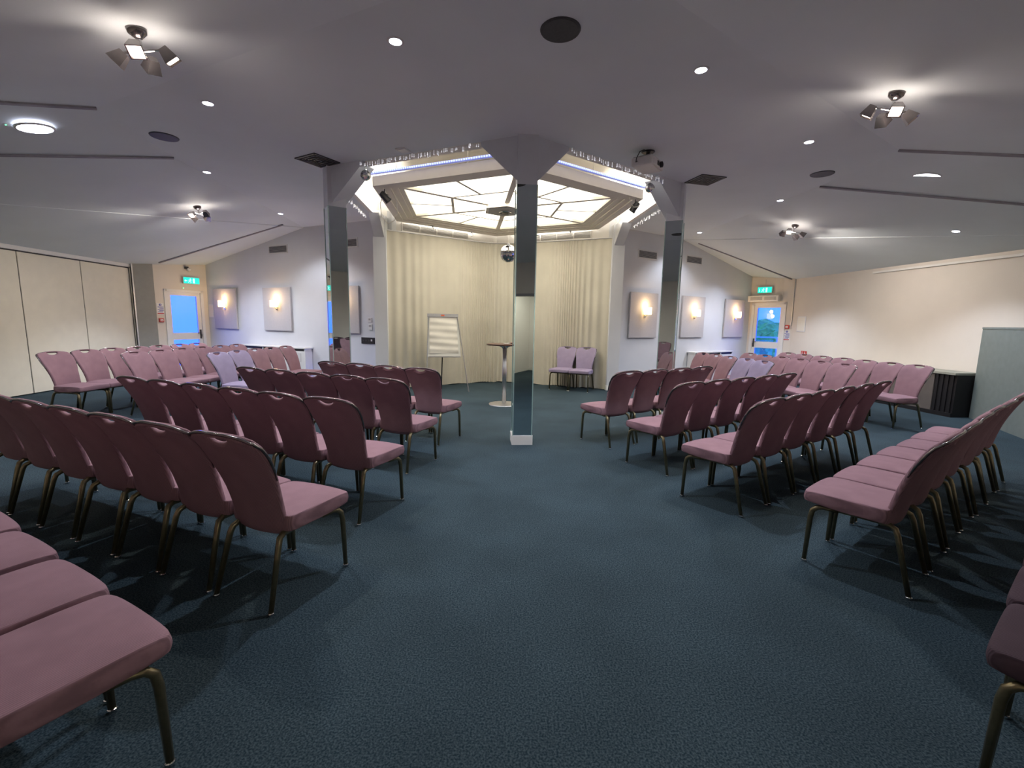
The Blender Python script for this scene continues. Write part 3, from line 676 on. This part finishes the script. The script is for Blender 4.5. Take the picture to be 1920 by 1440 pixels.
# fairy lights along beams
def fairy(a, b, z, off, label, seed, droop=.035):
    rnd = random.Random(seed); d = (b - a); n_ = 26; pts = []
    nrm = perp(d.normalized())
    if (a + nrm - C).length < (a - nrm - C).length: nrm = -nrm
    for i in range(n_ + 1):
        p = a + d * (i / n_) + nrm * off; pts.append(Vector((p.x, p.y, z - droop * abs(math.sin(i * 1.3)) - rnd.uniform(0, .012))))
    o = B().tube(pts, .0028, 4).build('fairy_lights', 'wire'); tag(o, label, 'string lights', 'fairy lights round the bay opening')
    bb = B()
    for i in range(n_):
        for _ in range(2):
            p = pts[i].lerp(pts[i + 1], rnd.random()); l = rnd.uniform(.015, .05); bb.tube([p, p - Vector((0, 0, l))], .0022, 4); bb.lathe([(.003, -l - .012), (.006, -l - .006), (.004, -l)], 6, p)
    tag(bb.build('bulbs', 'bulb', o), kind='stuff')
fairy(V['fl'].lerp(V['front'], .2), V['fl'].lerp(V['front'], .82), 3.54, .13, 'white fairy lights along the front left beam of the bay', 1)
fairy(V['front'].lerp(V['fr'], .2), V['front'].lerp(V['fr'], .82), 3.54, .13, 'white fairy lights along the front right beam of the bay', 2)
fairy(V['fl'].lerp(V['bl'], .2), V['fl'].lerp(V['bl'], .8), 3.50, .13, 'white fairy lights along the left side beam of the bay', 3, .06)
fairy(V['fr'].lerp(V['br'], .2), V['fr'].lerp(V['br'], .8), 3.50, .13, 'white fairy lights along the right side beam of the bay', 4, .06)

# ---------------------------------------------------------------- wall-mounted things (local x = viewer's right, -y = into the room)
def on_wall(name, base, h_in, along, z, label, cat, group=None):
    xd = Vector((math.cos(R(h_in)), -math.sin(R(h_in)))); p = base + xd * along
    return empty(name, (p.x, p.y, z), h_in, label, cat, group)
HL, HR, HDL, HDR, HF, HW = 25.5, -34.5, -64.5, 55.5, -94.5, 85.5
# acoustic panels + sconces. along measured from bay pillar (negative = left on left wall)
def apanel(base, h, along, label, w=.96, z0=1.16, hh=1.04):
    o = on_wall('acoustic_panel', base, h, along, z0, label, 'wall panel', 'grey acoustic wall panels')
    B().box(-w / 2, w / 2, -.05, -.012, 0, hh).build('panel_face', 'acoustic', o, bevel=.004); B().box(-w / 2 + .03, w / 2 - .03, -.012, 0, .03, hh - .03).build('backing_frame', 'dark', o)
def sconce(base, h, along, z, label):
    o = on_wall('wall_sconce', base, h, along, z, label, 'wall light', 'glass wall sconces')
    B().box(-.035, .035, -.075, -.05, -.12, .03).build('backplate', 'chrome', o, bevel=.004); B().tube([(0, -.07, -.09), (0, -.11, -.09), (0, -.13, -.06)], .008, 6).build('arm', 'chrome', o)
    g_ = B(); g_.box(-.075, .075, -.185, -.178, -.06, .10); g_.box(-.075, -.068, -.185, -.085, -.06, .10); g_.box(.068, .075, -.185, -.085, -.06, .10); g_.build('glass_shade', 'shade', o)
    B().tube([(0, -.13, -.06), (0, -.13, .04)], [.014, .018], 8).build('lamp', 'shade', o)
    lamp('sconce_lamp', 'POINT', (0, -.17, .15), P_SCONCE * .8, (1.0, .66, .34), parent=o, shadow_soft_size=.05)
    lamp('sconce_lamp', 'POINT', (0, -.22, .02), P_SCONCE * .7, (1.0, .66, .34), parent=o, shadow_soft_size=.05)
for al, w, t in ((-5.16, .93, 'beside the left exit door'), (-3.15, .98, 'above the left radiator cover'), (-.98, .96, 'beside the left mirrored column')):
    apanel(V0['bl'], HL, al, 'grey acoustic panel with sconce ' + t, w); sconce(V0['bl'], HL, al + .02, 1.79, 'glowing glass wall sconce on panel ' + t)
for al, t in ((.71, 'nearest the right bay pillar'), (2.63, 'above the right radiator cover'), (4.55, 'beside the right exit door')):
    apanel(V0['br'], HR, al, 'grey acoustic panel with sconce ' + t); sconce(V0['br'], HR, al + .02, 1.76, 'glowing glass wall sconce on panel ' + t)
def vent(base, h, along, z, label, w=.62, hh=.15, n=7):
    o = on_wall('wall_vent', base, h, along, z, label, 'air vent', 'slotted wall vents')
    b_ = B(); b_.box(-w / 2 - .03, w / 2 + .03, -.015, 0, hh / 2, hh / 2 + .03); b_.box(-w / 2 - .03, w / 2 + .03, -.015, 0, -hh / 2 - .03, -hh / 2); b_.box(-w / 2 - .03, -w / 2, -.015, 0, -hh / 2, hh / 2); b_.box(w / 2, w / 2 + .03, -.015, 0, -hh / 2, hh / 2)
    b_.build('frame', 'lgrey', o); B().box(-w / 2, w / 2, -.004, 0, -hh / 2, hh / 2).build('backing', 'dark', o)
    for i in range(n): z_ = -hh / 2 + hh * (i + .5) / n; B().box(-w / 2, w / 2, -.013, -.004, z_ - .004, z_ + .003).build('slat', 'grey', o)
vent(V0['bl'], HL, -3.05, 3.10, 'slotted air vent high on the left sconce wall'); vent(V0['bl'], HL, -.85, 3.12, 'slotted air vent between left column and bay pillar')
vent(V0['br'], HR, .78, 3.06, 'slotted air vent right of the right bay pillar'); vent(V0['br'], HR, 2.56, 3.10, 'slotted air vent right of the right mirrored column')

# bay AC grilles above the curtain
def grille(a, b, t0, t1, h_in, label):
    xd = Vector((math.cos(R(h_in)), -math.sin(R(h_in)))); p = a.lerp(b, (t0 + t1) / 2) ; w = (b - a).length * (t1 - t0)
    o = empty('air_grille', (p.x, p.y, 3.42), h_in, label, 'air vent', 'long air grilles above the curtain')
    b_ = B(); b_.box(-w / 2, w / 2, -.03, 0, .07, .095); b_.box(-w / 2, w / 2, -.03, 0, -.095, -.07)
    for k in range(5): x = -w / 2 + (w - .02) * k / 4; b_.box(x, x + .02, -.03, 0, -.07, .07)
    b_.build('frame', 'white', o); B().box(-w / 2, w / 2, -.006, 0, -.08, .08).build('backing', 'grey', o)
    for i in range(8): z_ = -.062 + .0175 * i; B().box(-w / 2, w / 2, -.024, -.008, z_ - .003, z_ + .003).build('slat', 'white', o)
grille(V['bl'], V['back'], .16, .72, -37, 'long slotted air grille above the left curtain'); grille(V['back'], V['br'], .25, .80, 25.6, 'long slotted air grille above the right curtain')

# radiator covers
def radcover(base, h, along, w, label):
    o = on_wall('radiator_cover', base, h, along, 0, label, 'radiator cover')
    B().box(-w / 2, w / 2, -.22, -.015, .0, .70).build('cabinet_body', 'plastic', o, bevel=.006); B().box(-w / 2 - .02, w / 2 + .02, -.24, -.005, .76, .79).build('top_shelf', 'plastic', o, bevel=.004)
    B().box(-w / 2 + .02, w / 2 - .02, -.20, -.02, .70, .76).build('dark_slot', 'black', o); B().box(w / 2 - .5, w / 2 - .14, -.232, -.222, .45, .66).build('control_flap', 'lgrey', o, bevel=.003)
    for x in (-w / 2, -w / 6, w / 6, w / 2 - .03): B().box(x, x + .03, -.222, -.03, .70, .762).build('spacer', 'plastic', o)
radcover(V0['bl'], HL, -3.15, 2.25, 'white radiator cover with dark top slot on left sconce wall'); radcover(V0['br'], HR, 3.42, 1.75, 'white radiator cover with dark top slot on right sconce wall')
# skirting boards
for i, (a, b) in enumerate(((CL, V0['bl'] + az(115.5) * .1), (V0['br'] - az(55.5) * .1, CR), (DR, WR))):
    d = (b - a).normalized(); n = (-az(25.5), -az(-34.5), -az(85.5))[i]
    struct(B().prism([a + d * .02, b - d * .02, b - d * .02 + n * .018, a + d * .02 + n * .018], 0, .11).build('baseboard_%s' % ('sconce_left', 'sconce_right', 'right')[i], 'plastic'))
# wall plates near the left pillar
o = on_wall('air_conditioning_controller', V0['bl'], HL, -.21, 1.31, 'white wall controller with grey screen, lower of two by left pillar', 'wall controller')
B().box(-.05, .05, -.02, 0, -.065, .065).build('body', 'plastic', o, bevel=.004); B().box(-.036, .036, -.023, -.02, 0, .045).build('screen', 'grey', o)
o = on_wall('thermostat', V0['bl'], HL, -.22, 1.46, 'pale wall thermostat, upper of two by left pillar', 'thermostat')
B().box(-.055, .055, -.018, 0, -.05, .05).build('body', 'lgrey', o, bevel=.004); B().box(-.03, .02, -.021, -.018, -.005, .03).build('screen', 'grey', o)
o = on_wall('socket_panel', V0['bl'], HL, -.29, 1.01, 'wide black socket panel on the wall by the left pillar', 'socket panel')
B().box(-.19, .19, -.02, 0, -.07, .07).build('plate', 'black', o, bevel=.005)
for x in (-.13, -.05, .03): B().lathe([(.018, 0), (.02, .004)], 12).build('socket', 'dark', o).matrix_local = Matrix.Translation((x, -.02, 0)) @ Matrix.Rotation(R(90), 4, 'X')
B().box(.09, .13, -.023, -.02, -.01, .03).build('switch', 'plastic', o)

# doors
def door(n, base, h, off, w, label, frost, hinge_right):
    xd = Vector((math.cos(R(h)), -math.sin(R(h)))); p = base + xd * off
    o = empty('door_%d' % n, (p.x, p.y, 0), h); tag(o, label, kind='structure')
    fr = B(); fr.box(-w / 2 - .07, -w / 2, -.02, .10, 0, 2.14); fr.box(w / 2, w / 2 + .07, -.02, .10, 0, 2.14); fr.box(-w / 2 - .07, w / 2 + .07, -.02, .10, 2.08, 2.14); fr.build('door_frame', 'plastic', o)
    lf = B(); y0, y1 = .02, .07
    lf.box(-w / 2, -w / 2 + .09, y0, y1, .01, 2.08); lf.box(w / 2 - .09, w / 2, y0, y1, .01, 2.08); lf.box(-w / 2 + .09, w / 2 - .09, y0, y1, 1.99, 2.08); lf.box(-w / 2 + .09, w / 2 - .09, y0, y1, .86, 1.04); lf.box(-w / 2 + .09, w / 2 - .09, y0, y1, .01, .2)
    lf.build('door_leaf', 'plastic', o)
    g = 'frost' if frost else 'glass'
    B().box(-w / 2 + .09, w / 2 - .09, .042, .048, 1.04, 1.99).build('pane', g, o); B().box(-w / 2 + .09, w / 2 - .09, .042, .048, .2, .86).build('pane', g, o)
    s = 1 if hinge_right else -1; hx_ = s * (w / 2 - .045)
    hd = B(); hd.box(hx_ - .02, hx_ + .02, .008, .02, .88, 1.12); hd.tube([(hx_, .01, 1.03), (hx_, -.03, 1.03), (hx_ - s * .1, -.035, 1.03)], .009, 8); hd.tube([(hx_, .0, .9), (hx_ + .0, -.03, .94), (hx_, -.03, 1.0)], .008, 6); hd.build('door_handle', 'dark', o)
    # portal so daylight through the door samples well
    pl = bpy.data.lights.new('daylight_portal', 'AREA'); pl.shape = 'RECTANGLE'; pl.size = w; pl.size_y = 2.1; pl.cycles.is_portal = True
    q = bpy.data.objects.new('daylight_portal', pl); COL.objects.link(q); q.parent = o; q.location = (0, .16, 1.05); q.rotation_euler = (R(-90), 0, 0)
    return o
door(1, CL, HDL, -.59, .80, 'white framed glazed exit door glowing blue at the far left', True, True)
door(2, CR, HDR, .54, .80, 'white framed glazed exit door at far right with terrace view', False, False)

# exit signs
def exit_sign(base, h, along, z, label, arrow, hang=0):
    o = on_wall('exit_sign', base, h, along, z, label, 'exit sign')
    B().box(-.20, .20, -.075, -.02, -.075, .095).build('housing', 'lgrey', o, bevel=.004)
    B().box(-.19, .19, -.082, -.076, -.07, .085).build('green_face', 'exit', o)
    m_ = B(); y0, y1 = -.086, -.083
    def quadp(pts): m_.add([(x, y0, z_) for x, z_ in pts] + [(x, y1, z_) for x, z_ in pts], [tuple(range(len(pts))), tuple(range(len(pts), 2 * len(pts)))[::-1]] + [(i, (i + 1) % len(pts), len(pts) + (i + 1) % len(pts), len(pts) + i) for i in range(len(pts))])
    quadp([(-.03 + .013 * math.cos(a), .052 + .013 * math.sin(a)) for a in [i * math.pi / 5 for i in range(10)]])
    quadp([(-.045, .035), (-.02, .035), (-.03, -.005), (-.055, -.005)]); quadp([(-.055, 0), (-.035, 0), (-.075, -.05), (-.09, -.045)]); quadp([(-.045, 0), (-.03, 0), (-.01, -.03), (-.025, -.03)]); quadp([(-.022, -.022), (-.01, -.03), (-.025, -.055), (-.036, -.05)])
    quadp([(-.06, .03), (-.045, .035), (-.075, .005), (-.085, .012)]); quadp([(-.02, .03), (-.01, .02), (.01, .015), (.01, .025)])
    m_.build('running_figure', 'exitw', o)
    m_ = B(); quadp([(.03, -.055), (.075, -.055), (.075, .065), (.03, .065)]); m_.build('door_symbol', 'exitw', o)
    m_ = B(); s = arrow
    if s == 'd': quadp([(-.15, .05), (-.135, .05), (-.135, -.01), (-.12, -.01), (-.1425, -.045), (-.165, -.01), (-.15, -.01)])
    else: quadp([(-.175, .0), (-.145, .03), (-.145, .01), (-.11, .01), (-.11, -.01), (-.145, -.01), (-.145, -.03)])
    m_.build('arrow_symbol', 'exitw', o)
    if hang: B().tube([(0, -.05, .095), (0, -.05, hang)], .006, 6).build('conduit', 'alu', o)
    return o
exit_sign(CL, HDL, -.42, 2.38, 'lit green exit sign above the left exit door', 'l'); exit_sign(CR, HDR, .42, 2.48, 'lit green exit sign above the right exit door', 'd', .3)
o = on_wall('emergency_lamp', CL, HDL, -.50, 2.66, 'small twin-head white emergency lamp above left exit sign', 'emergency light')
B().box(-.03, .05, -.05, 0, .02, .08).build('base', 'dark', o); h2 = B(); h2.T = Matrix.Translation((.03, -.07, .0)) @ Matrix.Rotation(R(70), 4, 'X'); h2.lathe([(.03, -.04), (.042, .03), (.036, .045)], 14); h2.build('lamp_head', 'plastic', o, smooth=True)
B().tube([(.01, -.02, .02), (.02, -.06, .01)], .008, 6).build('bracket', 'grey', o)
o = on_wall('status_indicator', CL, HDL, -.60, 2.19, 'tiny green indicator light above the left exit door', 'indicator')
B().box(-.02, .02, -.02, 0, -.012, .012).build('body', 'plastic', o); B().box(-.008, .008, -.024, -.02, -.006, .006).build('led', 'gled', o)
# over-door heater
o = on_wall('over_door_heater', CR, HDR, .45, 2.25, 'white slotted heater unit above the right exit door', 'heater')
B().box(-.44, .40, -.17, -.01, -.09, .08).build('casing', 'plastic', o, bevel=.012)
for x0, x1 in ((-.36, -.03), (.03, .34)):
    B().box(x0, x1, -.176, -.168, -.05, .05).build('grille', 'lgrey', o)
    for i in range(6): B().box(x0, x1, -.18, -.176, -.044 + .015 * i, -.038 + .015 * i).build('slat', 'grey', o)
# fire call point and notices
def callpoint(base, h, al, z, label):
    o = on_wall('fire_call_point', base, h, al, z, label, 'fire call point')
    B().box(-.05, .05, -.045, 0, -.05, .05).build('housing', 'red', o, bevel=.005); B().box(-.03, .03, -.05, -.045, -.025, .025).build('break_glass', 'plastic', o); B().box(-.012, .012, -.052, -.05, -.008, .008).build('press_mark', 'redp', o)
def notice(base, h, al, z, label, flip=False):
    o = on_wall('fire_action_notice', base, h, al, z, label, 'safety sign')
    B().box(-.08, .08, -.004, 0, -.14, .14).build('sign_board', 'plastic', o)
    rg = B(); rg.T = Matrix.Translation((0, -.006, .10)) @ Matrix.Rotation(R(90), 4, 'X'); rg.lathe([(.028, -.001), (.028, .001)], 20); rg.build('blue_disc', 'bluep', o)
    B().box(-.005, .005, -.0085, -.0075, .085, .115).build('white_symbol', 'plastic', o)
    t_ = B()
    for i, (x0, x1) in enumerate(((-.06, .07), (-.02, .07), (-.06, .07), (-.03, .07), (-.06, .05))):
        z_ = .045 - .03 * i; t_.box(x0, x1, -.006, -.004, z_ - .008, z_ + .006)
    t_.build('blue_text_lines', 'bluep', o)
    B().box(-.07, .07, -.0065, -.004, -.13, -.105).build('red_text_line', 'redp', o)
notice(CL, HDL, -1.16, 1.64, 'white fire action notice with blue text left of left exit door'); callpoint(CL, HDL, -1.17, 1.36, 'red fire call point left of the left exit door')
notice(CR, HDR, 1.085, 1.24, 'white fire notice with blue text beside the right exit door'); callpoint(CR, HDR, 1.085, 1.47, 'red fire call point beside the right exit door')
o = on_wall('framed_notice', V0['bl'], HL, -5.80, 1.62, 'small white framed notice between left door and panel', 'notice')
B().box(-.11, .11, -.02, 0, -.17, .17).build('frame', 'plastic', o, bevel=.003); B().box(-.085, .085, -.023, -.02, -.145, .145).build('paper', 'paper', o)
o = on_wall('paper_notice', DR, HW, .35, 1.55, 'blank white notice on the right wall near the exit door', 'notice')
B().box(-.15, .15, -.012, 0, -.20, .20).build('paper', 'plastic', o, bevel=.002); B().box(-.13, .13, -.014, -.012, -.17, .17).build('sheet', 'paper', o)
o = on_wall('red_wall_label', DR, HW, .55, .80, 'small red label low on right wall behind the chairs', 'label')
B().box(-.10, .10, -.01, 0, -.055, .055).build('plate', 'red', o); B().box(-.06, -.045, -.012, -.01, -.04, .04).build('white_bar', 'plastic', o); B().box(.03, .045, -.012, -.01, -.04, .04).build('white_bar', 'plastic', o)
o = B().tube([(*(DR - az(HW) * .02 + az(AX) * .02), 2.75), (*(DR - az(HW) * .02 + az(AX) * .02), 1.5)], .012, 6).build('wall_conduit', 'alu'); tag(o, 'thin vertical conduit in the corner beside right exit door', 'conduit')
o = B().prism([DR + (WR - DR).normalized() * t_ - az(HW) * k for t_, k in ((2.4, 0), (9, 0), (9, .05), (2.4, .05))], 2.64, 2.68).build('trim_7', 'white'); struct(o)

# folding wall, pelmet, post
fw = empty('folding_partition_wall', (DL.x, DL.y, 0), HF, 'cream folding partition wall of tall panels at far left', 'partition wall')
edges = [.05, 1.36, 2.66, 3.96, 5.26, 6.56, 7.8]
for i in range(len(edges) - 1):
    pn = B().box(-edges[i + 1] + .009, -edges[i] - .009, .02, .10, .015, 2.56).build('panel', 'fold', fw, bevel=.006)
B().box(-7.8, .0, .03, .06, 2.56, 2.585).build('top_track', 'dark', fw)
B().box(-7.8, .0, .0, .15, 2.585, 2.72).build('pelmet', 'plastic', fw, bevel=.006)
B().box(-.05, 0, -.01, .12, 0, 2.6).build('end_jamb', 'alu', fw)
for e in edges[1:-1]: B().box(-e - .008, -e + .008, .03, .09, .015, 2.56).build('seam_strip', 'dark', fw)
o = on_wall('corner_post', DL, HDL, .20, 0, 'dark grey square post between folding wall and left exit door', 'post')
B().box(-.22, .22, -.06, .0, 0, 2.9).build('post_shaft', 'post', o, bevel=.004); B().box(-.23, -.205, -.075, -.06, 0, 2.9).build('edge_strip', 'alu', o); B().box(-.23, .23, -.07, 0, 0, .1).build('skirting', 'post', o)

# bench / plinth by the right wall
bn = on_wall('low_bench_unit', DR, HW, 3.5, 0, 'long dark low unit with pale top along the right wall', 'bench')
B().box(-2.2, .92, -.48, -.02, .07, .72).build('front_face', 'bench', bn); B().box(-2.2, 1.28, -.50, -.02, .72, .76).build('top_board', 'benchtop', bn, bevel=.004); B().box(-2.2, 1.28, -.485, -.02, 0, .07).build('skirting', 'blackskirt', bn)
B().box(.92, 1.28, -.46, -.02, .07, .72).build('black_cloth_section', 'blackskirt', bn)
for i in range(4): B().box(.94 + i * .085, .985 + i * .085, -.475, -.46, .07, .715).build('cloth_fold', 'blackskirt', bn)
# partition
pa = Vector((7.86, 7.50)); pb = pa + az(-154.5) * 2.4
o = empty('low_partition', (pa.x, pa.y, 0), HDL + 0, 'grey-green chest-high partition at the right edge beyond the chairs', 'partition')
B().box(-2.4, 0, 0, .09, 0, 1.50).build('partition_panel', 'partition', o); B().box(-2.4, .005, -.005, .095, 1.50, 1.53).build('capping', 'partition', o)

# ---------------------------------------------------------------- flip chart
fc = empty('flip_chart', (-1.45, 9.48, 0), -9, 'white flip chart easel with blank paper pad before the left curtain', 'flip chart')
TI = Matrix.Rotation(R(-7), 4, 'X')
b_ = B(); b_.T = Matrix.Translation((0, -.1, 0)) @ TI; b_.add([(-.33, -.01, .72), (.36, -.01, .72), (.30, -.01, 1.58), (-.33, -.01, 1.58), (-.33, .01, .72), (.36, .01, .72), (.30, .01, 1.58), (-.33, .01, 1.58)], [(0, 1, 2, 3), (7, 6, 5, 4), (0, 4, 5, 1), (1, 5, 6, 2), (2, 6, 7, 3), (3, 7, 4, 0)])
b_.build('board', 'board', fc)
b_ = B(); b_.T = Matrix.Translation((0, -.1, 0)) @ TI; b_.box(-.335, .305, -.035, .015, 1.56, 1.625); b_.build('top_clamp', 'grey', fc)
b_ = B(); b_.T = Matrix.Translation((0, -.1, 0)) @ TI; b_.box(-.05, .02, -.04, -.035, 1.58, 1.605); b_.build('orange_mark', mat('orange_mark', (.7, .12, .03), .5), fc)
b_ = B(); b_.T = Matrix.Translation((0, -.1, 0)) @ TI
nx, nz = 8, 26; vs = []; fs = []
for j in range(nz + 1):
    for i in range(nx + 1):
        u_ = i / nx; v_ = j / nz; w_ = .30 + .025 * (1 - v_)
        x = -.29 + u_ * (.56 + .04 * (1 - v_)); z = .80 + v_ * .76
        y = -.022 - .007 * math.sin(z * 44 + u_ * 1.5) * (1 - .5 * v_) - .004 * math.sin(u_ * 5 + z * 17)
        vs.append((x, y, z))
for j in range(nz):
    for i in range(nx): a = j * (nx + 1) + i; fs.append((a, a + 1, a + nx + 2, a + nx + 1))
b_.add(vs, fs); b_.build('paper_pad', 'paper', fc, smooth=True)
b_ = B(); b_.T = Matrix.Translation((0, -.1, 0)) @ TI; b_.box(-.30, .34, -.05, -.01, .715, .735); b_.build('pen_tray', 'alu', fc)
B().tube([(-.31, .06, 1.55), (-.36, -.19, .0)], .011, 6).build('leg', 'alu', fc); B().tube([(.29, .06, 1.55), (.52, -.19, .0)], .011, 6).build('leg', 'alu', fc); B().tube([(0, .08, 1.5), (-.05, .36, .0)], .012, 6).build('leg', 'black', fc)

# ---------------------------------------------------------------- poseur table
tb = empty('poseur_table', (-.14, 8.02, 0), 0, 'tall round brown bar table on chrome pole behind the central column', 'table')
B().lathe([(.30, 1.062), (.322, 1.068), (.325, 1.078), (.322, 1.09), (.30, 1.092)], 40).build('table_top', 'wood', tb, smooth=False)
B().lathe([(.035, 1.0), (.06, 1.03), (.13, 1.055), (.14, 1.062)], 24).build('top_support', 'chrome', tb, smooth=True)
B().lathe([(.038, .03), (.038, 1.03)], 24).build('pole', 'satin', tb, smooth=True)
B().lathe([(.27, 0), (.275, .006), (.27, .014), (.12, .022), (.045, .034)], 40).build('base_plate', 'alu', tb, smooth=False)
o = empty('white_tray', (-.10, 7.95, 1.092), 20, 'small white dish on the bar table top', 'dish'); B().lathe([(.05, 0), (.065, .012), (.06, .013), (.046, .004)], 20).build('dish_body', 'plastic', o)
o = empty('clicker', (-.02, 8.02, 1.092), 40, 'small reddish-brown object on bar table beside white dish', 'remote'); B().box(-.05, .05, -.02, .02, 0, .018).build('body', 'wood', o, bevel=.004); B().box(-.02, .02, -.01, .01, .018, .021).build('button', 'redp', o)

# corridor items seen only in the column mirror
hcor = 145.5
o = empty('corridor_sign', (*(dc + nn * 2.59 + dn * .1), 1.5), hcor, 'white and red sign on the corridor wall reflected in the central column', 'safety sign'); B().box(-.05, .05, -.01, 0, -.08, .08).build('sign_board', 'plastic', o); B().box(-.04, .04, -.013, -.01, -.06, -.02).build('red_text_line', 'redp', o); B().box(-.04, .04, -.013, -.01, .02, .06).build('blue_text_lines', 'bluep', o)
o = empty('fire_extinguisher', (*(dc + nn * 2.38 - dn * .28), .75), hcor, 'red fire extinguisher on the corridor wall reflected in central column', 'fire extinguisher')
B().lathe([(.06, -.25), (.07, -.23), (.07, .1), (.05, .16), (.02, .18)], 18).build('cylinder', 'red', o, smooth=True); B().tube([(0, 0, .18), (0, 0, .22), (.05, 0, .24)], .012, 6).build('handle', 'black', o); B().tube([(0, 0, .2), (-.08, -.02, .15), (-.09, -.02, -.1)], .01, 6).build('hose', 'black', o)
B().box(-.02, .02, .06, .20, -.05, .05).build('wall_bracket', 'dark', o)

# ---------------------------------------------------------------- outside the right door: terrace, rail, furniture, trees
oc_ = CR + az(145.5) * .54; on = az(55.5); oa = az(145.5)
t0 = [oc_ + oa * s + on * k for s, k in ((-2.5, .2), (2.5, .2), (2.5, 3.4), (-2.5, 3.4))]
struct(B().prism(t0, -.1, -.01).build('floor_terrace', 'terrace'), 'bluish terrace outside the right exit door')
rl = empty('terrace_railing', (*(oc_ + on * 3.2), 0), 55.5, 'white terrace railing with glass seen through right exit door', 'railing')
B().box(-2.5, 2.5, -.025, .025, 1.07, 1.11).build('handrail', 'plastic', rl)
for x in (-2.4, -1.2, 0.1, 1.3, 2.4): B().box(x - .02, x + .02, -.02, .02, 0, 1.07).build('post', 'plastic', rl)
for x in (-2.35, -1.15, .15, 1.35): B().box(x, x + 1.02, -.004, .004, .1, 1.0).build('glass_panel', 'glass', rl)
def garden_chair(x, k, h, label):
    p = oc_ + oa * x + on * k; o = empty('terrace_chair', (p.x, p.y, 0), h, label, 'chair', 'white terrace chairs outside')
    for sx in (-.24, .24):
        B().tube([(sx, -.25, 0), (sx, -.2, .42), (sx, .2, .42), (sx, .28, 0)], .014, 6).build('leg', 'plastic', o); B().tube([(sx, -.22, .42), (sx, -.32, .85)], .014, 6).build('back_post', 'plastic', o)
    B().box(-.24, .24, -.22, .22, .42, .44).build('seat', 'lgrey', o)
    for i in range(4): B().box(-.24, .24, -.30 - .012 * i, -.285 - .012 * i, .55 + .08 * i, .60 + .08 * i).build('backrest_slat', 'lgrey', o)
garden_chair(-1.15, 1.6, 100, 'white metal terrace chair outside, nearer the door hinge'); garden_chair(-.5, 1.35, -40, 'white metal terrace chair outside, nearer the railing')
rt = random.Random(9)
def tree(x, k, r_, hgt, label):
    p = az(x) * k; o = empty('tree', (p.x, p.y, -2.5), 0, label, 'tree', 'dusk trees beyond the terrace')
    B().tube([(0, 0, 0), (.1, 0, hgt * .5), (0, 0, hgt * .8)], [.22, .16, .08], 8).build('trunk', 'trunk', o)
    bm = bmesh.new()
    for i in range(16):
        a = rt.uniform(0, 6.28); q = rt.uniform(0, r_ * .75); rad = rt.uniform(.3, .5) * r_
        mm = Matrix.Translation((q * math.cos(a), q * math.sin(a), hgt * rt.uniform(.45, .95))); bmesh.ops.create_icosphere(bm, subdivisions=3, radius=rad, matrix=mm)
    for v in bm.verts: v.co += Vector((rt.uniform(-1, 1), rt.uniform(-1, 1), rt.uniform(-1, 1))) * .13
    me = bpy.data.meshes.new('crown'); bm.to_mesh(me); bm.free(); me.materials.append(M['tree']); c_ = bpy.data.objects.new('crown', me); COL.objects.link(c_); c_.parent = o
for x, k, r_, h_, lb in ((21.5, 37, 1.8, 3.6, 'low teal tree far outside at the left of the door view'), (25.8, 36, 1.9, 3.5, 'rounded teal tree outside just left of the door view'), (29.0, 38, 1.8, 3.8, 'rounded teal tree outside in the middle of the door view'), (32.3, 36, 1.9, 4.1, 'taller teal tree outside at the right of the door view'), (36.8, 38, 2.0, 4.4, 'tallest teal tree outside beyond the railing')): tree(x, k, r_, h_, lb)
